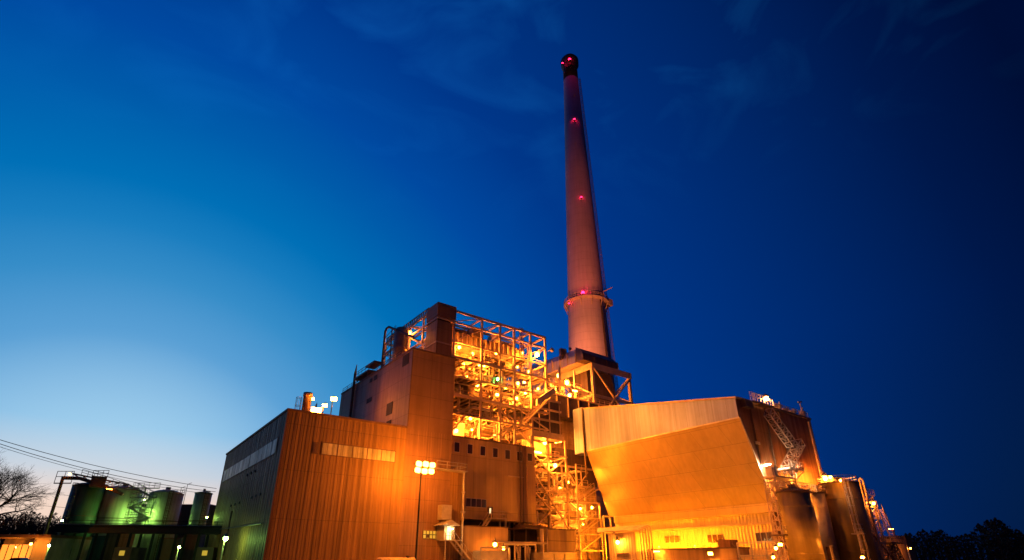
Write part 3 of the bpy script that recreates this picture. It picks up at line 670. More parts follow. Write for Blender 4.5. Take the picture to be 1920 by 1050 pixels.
B((76.2, 89.3, 8), (88, 89.99, 8.4)).build('ledge', M_STEEL, bc)
for i in range(9): pipe_run(rnd.uniform(78, 84), rnd.uniform(86, 88.5), rnd.uniform(3, 15), 4, rnd.choice((.14, .22, .3)), (77, 87), (86, 89.2), (1, 16)).build('pipe', rnd.choice((M_PIPE, M_STEEL)), bc)
xd = thing('cross_duct', 'low dark cross duct between the open frame and the support of the high duct', 'duct', (85, 88, 30))
B((76.0, 88.5, 31.5), (99, 95, 36.2)).build('casing', M_DARKP, xd)
m = MB()
for x in (76.2, 79.6, 83, 86.4, 89.8, 93.2, 96.6): m.box((x, 88.2, 31.5), (x+.25, 88.497, 36.2))
m.box((76, 88.15, 36.2), (99, 88.6, 36.5)); m.build('stiffener', M_STEEL, xd)
MB().rail([(76, 88.4, 36.5), (99, 88.4, 36.5)], 1.1, .08, 1.8).build('railing', M_STEEL, xd)
B((76.5, 91, 0), (92, 97, 31.4)).build('lower_casing', M_PLATE, xd)

# ================================================================ flue duct and its frame
fl = thing('flue_duct', 'long high grey duct with a dark angled end running to the chimney foot', 'duct', (108, 100, 40))
YD = 100.; a = ony(1091, 646, YD); b = ony(1100, 674, YD); c = ony(1158, 686, YD); d = ony(1157, 672, YD); e = ony(1148, 660, YD)
xl = a.x; zb = b.z-.3; ztp = a.z
A0 = [(xl, YD, zb), (xl, YD, ztp-2.2), (xl+1.3, YD+2.6, ztp), (d.x-2.6, YD+2.6, ztp), (d.x, YD, ztp-2.6), (d.x, YD, zb)]
A1 = [(xl, 131, zb), (xl, 131, ztp-.5), (xl+1.0, 131, ztp+.9), (d.x-1.6, 131, ztp+.9), (d.x, 131, ztp-.5), (d.x, 131, zb)]
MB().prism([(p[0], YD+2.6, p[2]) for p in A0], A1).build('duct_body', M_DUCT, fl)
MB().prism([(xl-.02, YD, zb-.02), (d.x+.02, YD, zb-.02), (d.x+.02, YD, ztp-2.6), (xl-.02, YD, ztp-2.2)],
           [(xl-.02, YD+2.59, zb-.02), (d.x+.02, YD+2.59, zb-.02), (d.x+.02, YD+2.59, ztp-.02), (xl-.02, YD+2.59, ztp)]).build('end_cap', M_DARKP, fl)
m = MB(); y = YD+2.7
while y < 131:
    m.box((xl-.28, y, zb-.1), (xl-.003, y+.3, ztp-1)); y += 3.3
m.box((xl-.35, YD+2.6, zb-.35), (xl-.003, 131, zb-.1)); m.build('stiffener', M_STEEL, fl)
m = MB()
for x in (xl, xl+4.8, xl+9.6, d.x-.1): m.box((x-.1, YD-.2, zb), (x+.15, YD-.003, ztp-2.5))
m.build('stiffener', M_STEELD, fl)
MB().box((xl-.6, 108, ztp-2), (xl+1.5, 109, ztp+1.4)).build('expansion_joint', M_STEELD, fl)
fs = thing('duct_support_frame', 'open cross-braced steel frame carrying the dark end of the high duct', 'steel frame', (110, 100, 0))
q0 = ony(1110, 690, YD).x; q1 = ony(1178, 700, YD).x; zt_ = zb-.4
for x in (q0, q1):
    for y in (YD, YD+13): B((x-.4, y-.4, 18), (x+.4, y+.4, zt_)).build('column', M_STEEL, fs)
B((q0-.6, YD-.62, zt_-1.9), (q1+.6, YD-.51, zt_)).build('beam', M_STEEL, fs)
B((q0-.62, YD-.5, zt_-1.9), (q0-.51, YD+13.5, zt_)).build('beam', M_STEEL, fs)
B((q0-.6, YD-.6, zt_-10), (q1+.6, YD-.51, zt_-9.1)).build('beam', M_STEEL, fs)
B((q0-.6, YD-.5, zt_-10), (q0-.51, YD+13.5, zt_-9.1)).build('beam', M_STEEL, fs)
B((q1-.4, YD+.5, zt_-10), (q1+.4, YD+13, zt_-9.2)).build('beam', M_STEEL, fs)
for (u, v) in (((q0, YD-.7, zt_-1.5), (q1, YD-.7, zt_-17)), ((q1, YD-.7, zt_-1.5), (q0, YD-.7, zt_-17)), ((q0-.7, YD, zt_-9), (q0-.7, YD+13, zt_-1.5)), ((q0-.7, YD, zt_-9.6), (q0-.7, YD+13, zt_-18)),
               ((q1, YD, zt_-9), (q1, YD+13, zt_-1.5)), ((q1, YD, zt_-1.5), (q1, YD+13, zt_-9)), ((q1, YD, zt_-10), (q1, YD+13, zt_-18)), ((q0, YD+13, zt_-1.5), (q1, YD+13, zt_-17))):
    MB().bar(u, v, .42).build('brace', M_STEEL, fs)
fh = thing('fan_casing', 'big dark tapered casing inside the cross-braced duct frame', 'casing', (110, 104, 20))
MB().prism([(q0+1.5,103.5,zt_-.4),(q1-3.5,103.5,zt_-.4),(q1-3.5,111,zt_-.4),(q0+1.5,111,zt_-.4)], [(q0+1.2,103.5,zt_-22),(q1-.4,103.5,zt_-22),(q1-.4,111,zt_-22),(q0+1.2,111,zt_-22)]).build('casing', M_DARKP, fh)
MB().prism([(q0+1.3,103.2,zt_-9),(q1-2.6,103.2,zt_-9),(q1-2.6,103.49,zt_-9),(q0+1.3,103.49,zt_-9)], [(q0+1.3,103.2,zt_-8.5),(q1-2.6,103.2,zt_-8.5),(q1-2.6,103.49,zt_-8.5),(q0+1.3,103.49,zt_-8.5)]).build('stiffener', M_STEELD, fh)
pg = thing('precipitator_casing', 'bright lit pale casing with pipes under the high grey duct', 'casing', (98, 108, 20))
B((93, 108, 20), (100.5, 125, 47)).build('casing', M_DUCT, pg)
B((100.6, 112, 20), (104.5, 125, 51)).build('casing', M_PIPE, pg)
for i in range(14): pipe_run(rnd.uniform(88, 101), rnd.uniform(101, 107), rnd.uniform(38, 47), 4, rnd.choice((.2, .3, .45)), (86, 102), (101, 107.5), (37, 49)).build('pipe', rnd.choice((M_PIPE, M_STEEL, M_STEELD)), pg)
for x in (88, 93.5, 99): MB().box((x-.25, 102, 30), (x+.25, 102.5, 50)).build('column', M_STEEL, pg)
for z in (40.5, 44.5): MB().box((84, 101.9, z), (101.5, 101.99, z+.5)).rail([(84, 101.8, z+.5), (101, 101.8, z+.5)], 1.2, .1, 2).build('beam', M_STEEL, pg)

# ================================================================ chimney
fch = 178.; ct = G(1067, 112, fch); cb_ = G(1105, 650, fch); cx, cy = cb_.x, cb_.y
ch = thing('chimney', 'very tall tapering concrete chimney with a black top and red warning lights', 'chimney', (cx, cy, 0))
def zat(px, py): return G(px, py, fch).z
z560, z152, z650 = zat(1099, 560), zat(1067, 152), zat(1105, 650); ztop = zat(1067, 112)
r560 = 34.0*pxm(V((cx, cy, z560))); r152 = 13.6*pxm(V((cx, cy, z152))); slope = (r560-r152)/(z152-z560)
def rch(z): return max(r152-(z-z152)*slope*.4, 0) if z > z152 else r152+(z152-z)*slope
MB().lathe((cx, cy), [(rch(z), z) for z in (0, 20, 40, z560, (z560+z152)/2, z152)], 72).build('shaft', M_CONC, ch, True)
MB().lathe((cx, cy), [(r152+.05, z152), (r152*.99, ztop-5.5), (r152*1.22, ztop-4.3), (r152*1.24, ztop-1.2), (r152*1.02, ztop)], 56).build('black_cap', M_BLACK, ch, True)
def onch(ang, z, extra=0): return V((cx+math.cos(ang)*(rch(z)+extra), cy+math.sin(ang)*(rch(z)+extra), z))
face = math.atan2(-cA, -sA)               # angle of the side that faces the yard
m = MB()
for k in range(3):
    aa = face+.62+.05*k
    m.tube([onch(aa, z, .12) for z in (40, 60, z560)], .14, 6)
m.build('conduit', M_STEELD, ch)
MB().ladder(onch(face+1.25, 40, .3), onch(face+1.25, z152, .3), (math.sin(face+1.25), -math.cos(face+1.25), 0), .6, .12, True, (math.cos(face+1.25), math.sin(face+1.25), 0)).build('ladder', M_STEELD, ch)
rp = rch(z560)+1.6; zp = zat(1099, 572)
dk = MB().lathe((cx, cy), [(rp-1.5, zp-.5), (rp, zp-.1), (rp, zp+.15), (rp-1.5, zp+.15)], 48).build('platform', M_STEEL, ch)
m = MB(); pts = [V((cx+math.cos(a_*math.pi/18)*(rp-.1), cy+math.sin(a_*math.pi/18)*(rp-.1), zp+.15)) for a_ in range(37)]
m.rail(pts, 1.3, .13, 2.4); m.build('railing', M_STEEL, ch)
m = MB()
for a_ in range(12):
    an = a_*math.pi/6; m.bar((cx+math.cos(an)*rp*.98, cy+math.sin(an)*rp*.98, zp-.2), onch(an, zp-3, .1), .3)
m.build('platform_bracket', M_STEEL, ch)
pa = onch(face+.75, zp, 1.2); MB().tube([pa, pa+V((0,0,2.6)), pa+V((2.6, -2.0, 4.2))], .22, 8).build('davit', M_STEEL, ch)
pa = onch(face+1.35, zp, 1.4); B((pa.x-1.0, pa.y-1.0, zp-1.2), (pa.x+1.0, pa.y+1.0, zp+1.2)).build('cabinet', M_STEEL, ch)
def redlamp(px, py, r, power, off=.6):
    best = None                            # the point of the shaft's skin under this sight line
    d = V(ray(px, py)); t = 0
    for i in range(16000):
        t = 120+i*.015; p = d.normalized()*t+V((0,0,ZC))
        if p.z > 0 and (V((p.x-cx, p.y-cy)).length <= (rch(min(p.z, ztop))*(1.2 if p.z > z152+3 else 1)+off)): best = p; break
    if best is None: return
    MB().lathe((best.x, best.y), [(r*.7, best.z-r), (r, best.z-r*.5), (r, best.z+r*.5), (r*.6, best.z+r)], 12).build('warning_light', M_RED, ch, True)
    B((best.x-r*1.1, best.y-r*1.1, best.z-r*1.5), (best.x+r*1.1, best.y+r*1.1, best.z-r*1.02)).build('light_bracket', M_STEELD, ch)
    light(ch, best+TOCAM*(r+.5), power, (1, .01, .08), .2)
redlamp(1077, 224, .42, 40); redlamp(1090, 370, .36, 40); redlamp(1093, 549, .62, 260, 1.3); redlamp(1067, 569, .3, 60, 1.2)
redlamp(1068, 112, .6, 500, .9); redlamp(1055, 119, .4, 200, .9)

# ================================================================ overhanging building R
XR, YR0, YR1 = 80., 45.6, 80.3
ob = thing('overhanging_building', 'big building whose sheeted side leans inward below a pale upper band', 'industrial building', (88, YR0, 0))
zc1, zc0 = 22.3, 9.6; XE = 104.6
def sec(y, zr): return [(XR, y, zc1), (XR, y, zr), (XE, y, zr), (XE, y, zc0), (85.4, y, zc0)]
A_, B_ = sec(YR0, 25.45), sec(YR1, 31.2)
m = MB(); m.poly([A_[1], A_[0], B_[0], B_[1]], [(0,1,2,3)]); m.build('upper_band', M_BAND, ob)
m = MB(); m.poly([A_[0], A_[4], B_[4], B_[0]], [(0,1,2,3)]); m.build('sloping_wall', M_HOOD, ob)
m = MB(); m.poly([A_[4], A_[3], B_[3], B_[4]], [(0,1,2,3)]); m.build('underside', M_HOOD, ob)
m = MB(); m.poly([A_[1], A_[2], B_[2], B_[1]], [(0,1,2,3)]); m.build('roof', M_ROOF, ob)
m = MB(); m.poly([A_[2], A_[3], B_[3], B_[2]], [(0,1,2,3)]); m.poly(B_, [(4,3,2,1,0)]); m.build('far_wall', M_ENDW, ob)
m = MB(); m.poly([(p[0], YR0+.0, p[2]) for p in A_], [(0,1,2,3,4)]); m.build('end_wall', M_ENDW, ob)
B((85.6, YR0+.25, 0), (XE-.2, YR0+.6, zc0-.01)).build('end_wall', M_ENDW, ob)
MB().prism([(79.93,YR0-.06,zc1-.1),(79.93,YR0-.06,zc1+.12),(80.0,YR0-.06,zc1+.12),(80.05,YR0-.06,zc1-.1)], [(79.93,YR1,zc1-.1),(79.93,YR1,zc1+.12),(80.0,YR1,zc1+.12),(80.05,YR1,zc1-.1)]).build('edge_flashing', M_GALV, ob)
MB().prism([(79.8,YR0-.2,25.46),(79.8,YR0-.2,25.75),(80.4,YR0-.2,25.75),(80.4,YR0-.2,25.46)], [(79.8,YR1,31.21),(79.8,YR1,31.5),(80.4,YR1,31.5),(80.4,YR1,31.21)]).build('roof_edge', M_STEEL, ob)
MB().box((80.41, YR0-.25, 25.46), (XE, YR0+.3, 25.8)).build('roof_edge', M_STEELD, ob)
MB().bar((80.02, YR0-.12, zc1), (85.42, YR0-.12, zc0), .22).build('corner_flashing', M_GALV, ob)
u = onx(1088, 775, XR-.2)
MB().tube([(XR-.2, YR1+.2, 17), (XR-.2, YR1+.2, 31.5)], .2, 8).build('downpipe', M_STEELD, ob)
B((XR+.02, YR1+.4, 22.1), (XR+6, YR1+3.4, 31.8)).build('link_wall', M_BAND, ob)
# lower lip below the crease and recessed cream wall with its ledge
MB().prism([(85.25,YR0+.1,9.58),(85.25,YR0+.1,8.2),(88,YR0+.1,8.2),(88,YR0+.1,9.58)], [(85.25,YR1-1.4,9.58),(85.25,YR1-1.4,8.2),(88,YR1-1.4,8.2),(88,YR1-1.4,9.58)]).build('lower_lip', M_HOOD, ob)
B((86.0, YR0+.61, 0), (86.6, YR1-1, 8.19)).build('lower_wall', M_YEL, ob)
B((85.55, YR0+.61, 6.5), (85.99, YR1-1, 6.75)).build('ledge', M_STEEL, ob)
for (p0, p1, n) in (((1415, 998), (1450, 1015), 3), ((1325, 1002), (1357, 1018), 3), ((1246, 1005), (1275, 1018), 3), ((1182, 1007), (1194, 1022), 2)):
    u, v = onx(*p0, 85.9), onx(*p1, 85.9); ya, yb = sorted((u.y, v.y)); za, zz = v.z, u.z
    fo = B((85.88, ya, za), (85.997, yb, zz)).build('window', M_GALV, ob); m = MB(); w_ = (yb-ya)/n
    for i in range(n): m.box((85.84, ya+w_*i+.1, za+.1), (85.879, ya+w_*(i+1)-.1, zz-.1))
    m.build('pane', M_GLASS, fo)
# end wall fittings
for px, t_ in ((1410, 0), (1437, 1), (1462, 1)):
    p = ony(px, 780, YR0-.1); MB().box((p.x-.06, YR0-.14, 12), (p.x+.06, YR0-.003, 25.4)).build('wall_seam', M_STEELD, ob)
for (p0, p1) in (((1417, 827), (1426, 834)),):
    a, b = bY(p0, p1, YR0-.15, .14); B(a, b).build('wall_plate', M_GALV, ob)
p = ony(1517, 800, YR0-.2); MB().tube([(p.x, YR0-.25, 9), (p.x, YR0-.25, 24.9)], .16, 8).build('downpipe', M_STEEL, ob)
p = ony(1402, 760, YR0-.5); B((p.x-1.2, YR0-.9, 24.2), (p.x+1.0, YR0-.003, 25.4)).build('wall_box', M_STEELD, ob)
rb2 = thing('rear_annex', 'dark rust-brown annex one step lower behind the right end of the overhanging building', 'building', (106, 47, 0))
B((104.7, 47.5, 0), (107.6, 70, 23.3)).build('wall', M_ENDW, rb2)
B((104.68, 47.3, 23.3), (107.8, 70, 23.55)).build('roof_edge', M_STEELD, rb2)

# roof equipment on the right end
def roofpt(px, py, Y): return ony(px, py, Y)
rg = thing('roof_walkway', 'railed walkway along the end roof edge of the overhanging building', 'walkway', (92, YR0, 25.8))
p0 = ony(1408, 765, YR0-.6).x; p1 = ony(1440, 770, YR0-.6).x
MB().box((p0, YR0-1.3, 25.2), (p1+1, YR0-.26, 25.4)).build('deck', M_STEELD, rg)
MB().rail([(p0, YR0-1.2, 25.4), (p1+1, YR0-1.2, 25.4)], 1.2, .08, .8).rail([(p0+1, YR0-.3, 25.81), (p1+1, YR0-.3, 25.81)], 1.5, .07, 1.1).build('railing', M_GALV, rg)
MB().rail([(p1+4, YR0+.2, 25.81), (XE, YR0+.2, 25.81)], 1.1, .08, 1.7).build('railing', M_GALV, rg)
def rooffan(px, h, label, wide=.5):
    x = ony(px, 790, YR0+1).x; t = thing('roof_vent', label, 'roof vent', (x, YR0+.9, 25.8))
    MB().lathe((x, YR0+.9), [(wide, 25.6), (wide, 25.8+h*.5), (wide*1.5, 25.8+h*.55), (wide*1.5, 25.8+h*.75), (wide*.4, 25.8+h)], 14).build('cowl', M_GALV, t)
    MB().tube([(x+wide*2, YR0+.9, 25.5), (x+wide*2, YR0+.9, 25.8+h*1.35)], .09, 6).build('vent_pipe', M_GALV, t)
rooffan(1462, 1.5, 'small squat roof cowl nearest the pink-rayed lamp on the right roof edge', .55)
rooffan(1475, 1.1, 'low roof cowl in the middle of the right roof edge, under a tall thin hoop')
rooffan(1489, 1.2, 'round roof cowl on the right roof edge just left of the T-shaped mast')
x = ony(1507, 785, YR0+.5).x
ms = thing('roof_mast', 'thin twisted mast with a T-shaped head at the far right of the roof edge', 'mast', (x, YR0+.5, 25.8))
MB().tube([(x, YR0+.5, 25.6), (x-.15, YR0+.5, 28.6)], .09, 6).build('pole', M_GALV, ms); MB().tube([(x-.8, YR0+.5, 28.7), (x+.6, YR0+.5, 29.0)], .16, 8).build('head', M_GALV, ms)
hv = thing('roof_winch', 'rounded machine with a slanting jib on the last bit of the right roof edge', 'winch', (103.6, YR0+.6, 25.8))
MB().lathe((103.4, YR0+.6), [(.3, 25.5), (.6, 26.3), (.55, 27.0), (.2, 27.3)], 14).build('motor', M_GALV, hv, True); MB().tube([(102.2, YR0+.6, 26.0), (104, YR0+.6, 27.9)], .13, 8).build('jib', M_GALV, hv)
MB().tube([ony(1478,795,YR0+.4), ony(1475,768,YR0+.4), ony(1484,766,YR0+.4), ony(1488,795,YR0+.4)], .08, 6)
tag(MB().tube([ony(1482,790,YR0+.5), ony(1479,772,YR0+.5), ony(1488,771,YR0+.5), ony(1492,795,YR0+.5)], .08, 6).build('pipe_hoop', M_GALV), 'tall thin pipe hoop standing on the right roof edge', 'pipe')

# inclined stair gallery down the end wall, landing platform, access ladder tower
YG = 43.2
g0, g1 = ony(1440, 772, YG), ony(1483, 832, YG)
ig = thing('inclined_gallery', 'steep lattice gallery slanting down the rust-brown end wall from the roof lamp', 'gallery', (g0.x, YG, 14))
MB().truss(g0, g1, 1.1, 1.6, 7, .13).build('truss', M_STEEL, ig)
MB().stair(g0-V((0,0,.8)), g1-V((0,0,.8)), (0,1,0), 1.0, .09).build('stair', M_STEELD, ig)
l0, l1, l2 = ony(1500, 830, YG), ony(1474, 880, YG), ony(1452, 895, YG)
lp = thing('landing_platform', 'lattice landing with braces halfway up the rust-brown end wall, beside the white glare', 'platform', (l1.x, YG, 10))
MB().truss(l0, l1, 1.1, 1.3, 5, .12).build('truss', M_STEEL, lp)
a, b = ony(1466, 872, YG), ony(1495, 885, YG)
MB().box((a.x, YG-1.2, b.z), (b.x, YG+.8, b.z+.25)).build('deck', M_GALV, lp); MB().rail([(a.x, YG-1.1, b.z+.25), (b.x, YG-1.1, b.z+.25), (b.x, YG+.7, b.z+.25)], 1.1, .07, .9).build('railing', M_GALV, lp)
for dx in (0, 1.6): MB().bar((b.x-dx, YG-1, b.z), (b.x-2.6-dx, YG+.6, b.z-2.6), .12).build('brace', M_GALV, lp)
a2, b2 = ony(1437, 893, YG), ony(1480, 902, YG)
MB().box((a2.x, YG-1.4, b2.z), (b2.x, YG+.9, b2.z+.2)).build('deck', M_GALV, lp); MB().rail([(a2.x, YG-1.3, b2.z+.2), (b2.x, YG-1.3, b2.z+.2)], 1.1, .07, .9).build('railing', M_GALV, lp)
B((a2.x+.1, YG-1.0, b2.z+.2), (a2.x+1.5, YG, b2.z+1.5)).build('cabinet', M_GALV, lp)
for x in (a2.x+.3, b2.x-.3): B((x-.12, YG-1.2, 0), (x+.12, YG-.96, b2.z)).build('leg', M_STEEL, lp)
for i in range(5):
    zz = .5+i*1.9; MB().bar((a2.x+.3, YG-1.3, zz), (b2.x-.3, YG-1.3, zz+1.7), .1).build('brace', M_STEEL, lp)
t0, t1 = ony(1446, 905, 42.0), ony(1470, 1054, 42.0)
lt = thing('ladder_tower', 'slim caged ladder tower between the cream wall and the left silo', 'ladder', (t0.x, 42.0, 0))
xx = (t0.x+t1.x)/2
MB().truss((xx, 42.0, 0), (xx, 42.0, t0.z), 1.2, 1.2, 9, .12).build('truss', M_STEEL, lt)
MB().ladder((xx+1, 41.6, 0), (xx+1, 41.6, t0.z), (1,0,0), .6, .07, True, (0,-1,0)).build('ladder', M_STEEL, lt)
B((xx-.9, 40.9, 4.4), (xx+1.7, 42.8, 4.6)).build('deck', M_STEELD, lt)
MB().rail([(xx-.9, 41, 4.6), (xx+1.7, 41, 4.6)], 1.1, .07, .9).build('railing', M_GALV, lt)

# ================================================================ silos
def silo(px, py, hw, Y, label, m, name='silo', extra=None):
    c = ony(px, py, Y); r_ = hw*pxm(c)
    t = thing(name, label, 'silo', (c.x, c.y, 0))
    MB().lathe((c.x, c.y), [(r_, 0), (r_, c.z-.05)], 48).build('shell', m, t, True)
    MB().lathe((c.x, c.y), [(r_+.08, c.z-.05), (r_+.08, c.z+.12), (r_*.95, c.z+.2), (r_*.25, c.z+.75), (r_*.25, c.z+1.1)], 40).build('roof', M_STEELD, t)
    for k in range(1, 5): MB().lathe((c.x, c.y), [(r_+.03, c.z*k/5), (r_+.03, c.z*k/5+.07)], 48).build('weld_band', m, t)
    n = 16; rr_ = r_*.97
    pts = [V((c.x+math.cos(2*math.pi*k/n)*rr_, c.y+math.sin(2*math.pi*k/n)*rr_, c.z+.2)) for k in range(n+1)]
    MB().rail(pts, .9, .05, 2).build('railing', M_GALV, t)
    return t, c, r_
s1, c1_, r1_ = silo(1487, 924, 29, 40, 'wide dark olive silo at the left, right beside the slim ladder tower', M_SILO)
s2, c2_, r2_ = silo(1527, 926, 17, 42.5, 'narrow paler silo squeezed between the two wide dark ones', M_PIPE)
s3, c3_, r3_ = silo(1572, 908, 33, 40.5, 'wide dark silo at the right with a long caged ladder down its side', M_SILO)

px0, px1 = ony(1583, 898, 37.6), ony(1606, 1000, 37.6)
MB().ladder((px0.x, 37.9, px1.z), (px0.x, 37.9, px0.z), (1,0,0), .55, .07, True, (0,-1,0)).tube([(px0.x+.6, 37.9, 3), (px0.x+.6, 37.9, px0.z)], .09, 6).build('ladder', M_GALV, s3)
MB().box((px0.x-.6, 36.9, px1.z-.1), (px0.x+.9, 38.3, px1.z)).rail([(px0.x-.6, 37, px1.z), (px0.x+.9, 37, px1.z), (px0.x+.9, 38.2, px1.z)], 1.3, .07, .7).build('ladder_platform', M_GALV, s3)
x2 = ony(1612, 1005, 37).x
MB().ladder((x2, 37.2, 0), (x2, 37.2, px1.z+.2), (1,0,0), .6, .07, True, (0,-1,0)).build('ladder', M_GALV, s3)
dx_ = ony(1560, 1028, 37.6); B((dx_.x-.5, 37.7, 0), (dx_.x+.3, 38.2, dx_.z+.2)).build('door_hood', M_STEELD, s3)
MB().tube([(dx_.x-.55, 37.6, 0), (dx_.x-.55, 37.6, dx_.z+.3), (dx_.x+.4, 37.6, dx_.z+.3)], .06, 6).build('door_frame', M_GALV, s3)
tp = MB().box((c1_.x, c1_.y+1.5, c1_.z+.9), (c3_.x, c1_.y+2.3, c1_.z+1.0)).rail([(c1_.x-2, c1_.y+1.4, c1_.z+1.0), (c3_.x, c1_.y+1.4, c1_.z+1.0)], 1.1, .07, .6).rail([(c1_.x-2, c1_.y+2.4, c1_.z+1.0), (c3_.x, c1_.y+2.4, c1_.z+1.0)], 1.1, .07, .8)
tag(tp.build('silo_walkway', M_GALV), 'narrow railed walkway running across the tops of the silos', 'walkway')

# ================================================================ conveyor tower on the far right
YC = 41.
def PC(px, py): return ony(px, py, YC)
ct_ = thing('elevator_tower', 'lit lattice tower with platforms right of the silos, leaning outward in the picture', 'steel tower', (PC(1640, 1050).x, YC, 0))
xa, xb = PC(1611, 925).x, PC(1636, 935).x
h = PC(1620, 930).z
for x in (xa, xb, xb+3.2):
    for y in (YC, YC+2.6): B((x-.13, y-.13, 0), (x+.13, y+.13, h if x < xb+1 else 4.2)).build('column', M_STEEL, ct_)
for i in range(6):
    z = .2+i*h/6
    MB().bar((xa, YC-.16, z), (xb, YC-.16, z+h/6), .13).bar((xb, YC-.18, z), (xa, YC-.18, z+h/6), .13).build('brace', M_STEEL, ct_)
    MB().box((xa-.2, YC-.24, z+h/6-.1), (xb+.4, YC-.2, z+h/6+.1)).rail([(xa, YC-.3, z+h/6+.1), (xb+.6, YC-.3, z+h/6+.1)], 1.0, .06, .8).build('railing', M_STEEL, ct_)
    B((xa+.15, YC+.15, z+h/6), (xb-.15, YC+2.4, z+h/6+.06)).build('floor', M_STEELD, ct_)
MB().stair((xb+3.0, YC-.6, 4.0), (xb+.3, YC-.6, h-2.0), (0,1,0), .8, .08).build('stair', M_STEEL, ct_)
MB().box((xb+.2, YC-1.1, 4.0), (xb+5.2, YC+2.6, 4.2)).build('deck', M_STEELD, ct_)
MB().rail([(xb+.2, YC-1.0, 4.2), (xb+5.2, YC-1.0, 4.2), (xb+5.2, YC+2.5, 4.2)], 1.1, .07, .9).bar((xb+3.2, YC-.3, 4.0), (xb+5.0, YC-.3, 6.4), .12).build('railing', M_STEEL, ct_)
MB().truss((xb+2.2, YC-.2, 3.9), (xb+4.6, YC-.2, 0), 1.0, 1.2, 4, .14).build('truss', M_STEELD, ct_)
MB().bar((xa+.5, YC-.3, 5.2), (xb+3.2, YC-.3, 0), .2).bar((xa+.5, YC-.3, 0), (xb+3.2, YC-.3, 4), .2).build('brace', M_STEELD, ct_)
B((xa+.3, YC+.5, .5), (xb-.2, YC+2.2, h-1.5)).build('chute', M_PIPE, ct_)
a, b = bY((1604, 904), (1626, 925), YC, 3)
hb = thing('hopper_box', 'plain orange lit box with a cut corner on top right of the silos', 'hopper', (a[0], YC, a[2]))
MB().prism([(a[0],YC,a[2]+.8),(a[0],YC,b[2]),(b[0],YC,b[2]),(b[0],YC,a[2]),(a[0]+.9,YC,a[2])], [(a[0],YC+3,a[2]+.8),(a[0],YC+3,b[2]),(b[0],YC+3,b[2]),(b[0],YC+3,a[2]),(a[0]+.9,YC+3,a[2])]).build('body', M_MW, hb)
MB().box((a[0]+.2, YC+.5, 0), (a[0]+.45, YC+.75, a[2]+.79)).build('leg', M_STEEL, hb)
px_ = PC(1598, 900); tag(MB().tube([(px_.x, YC-1.6, 0), (px_.x, YC-1.6, px_.z-.2), (px_.x+.4, YC-1.2, px_.z+.2), (px_.x+1.2, YC-.6, px_.z+.1), (px_.x+1.4, YC-.4, 6)], .17, 8).build('elevator_pipe', M_PIPE), 'bent pale pipe running up the right side of the dark silo', 'pipe')
a, b = bY((1684, 1011), (1706, 1056), 46, 5)
e1 = thing('small_store', 'small plain orange lit store building at the foot of the lattice tower', 'building', (a[0], 46, 0))
B((a[0], 46, 0), (b[0], 51, b[2])).build('wall', M_MW, e1); B((a[0]-.15, 45.85, b[2]), (b[0]+.15, 51, b[2]+.15)).build('roof', M_STEELD, e1)
a, b = bY((1697, 1006), (1722, 1056), 60, 8)
e2_ = thing('dim_store', 'dim flat-roofed building in shade at the far right end of the plant', 'building', (a[0], 60, 0))
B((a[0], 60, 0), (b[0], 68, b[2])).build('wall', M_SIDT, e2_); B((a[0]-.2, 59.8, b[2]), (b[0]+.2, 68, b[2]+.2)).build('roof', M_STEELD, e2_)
# ================================================================ low things in front of the overhanging building
XF = 81.5
u, v = onx(1378, 1022, XF), onx(1195, 1022, XF)
ya, yb = u.y, v.y; zt2 = 3.0
lb = thing('low_store', 'long low flat-roofed building under the cream wall, two lamps on its front', 'building', (XF, ya, 0))
B((XF, ya, 0), (XF+3.6, yb, zt2)).build('wall', M_MW, lb)
B((XF-.25, ya-.2, zt2), (XF+3.7, yb+.2, zt2+.22)).build('roof', M_STEELD, lb)
for q in (1240, 1340):
    y = onx(q, 1045, XF).y; d = MB().box((XF-.08, y-.9, 0), (XF-.003, y+.9, 1.55)).build('door', M_GALV, lb)
y = onx(1352, 1010, XF+.5).y
B((XF+.3, y-1.6, zt2+.23), (XF+2.5, y+.6, zt2+1.3)).build('roof_box', M_ENDW, lb)
m = MB(); yy = ya+.5
while yy < 66: 
    m.bar((XF+.8, yy, zt2+.22), (XF+.8, yy+.9, zt2+1.3), .04).bar((XF+.8, yy+.9, zt2+1.3), (XF+.8, yy+1.8, zt2+.22), .04); yy += 2.6
m.build('roof_stay', M_GALV, lb)
u, v = onx(1190, 1000, 78.), onx(1140, 1000, 78.)
kb = thing('pump_house', 'small bright pump house with a lamp and a louvre over its door', 'building', (78, u.y, 0))
zk = u.z
B((78, u.y, 0), (81, v.y, zk)).build('wall', M_YEL, kb)
B((77.8, u.y-.2, zk), (81.2, v.y+.2, zk+.2)).build('roof', M_STEEL, kb)
B((77.94, (u.y+v.y)/2-1.2, .1), (77.997, (u.y+v.y)/2+.2, 1.5)).build('door', M_GALV, kb)
m = MB()
for i in range(5): m.box((77.9, (u.y+v.y)/2-1.4, 1.9+i*.14), (77.997, (u.y+v.y)/2+1.4, 1.97+i*.14))
m.build('louvre', M_STEELD, kb)
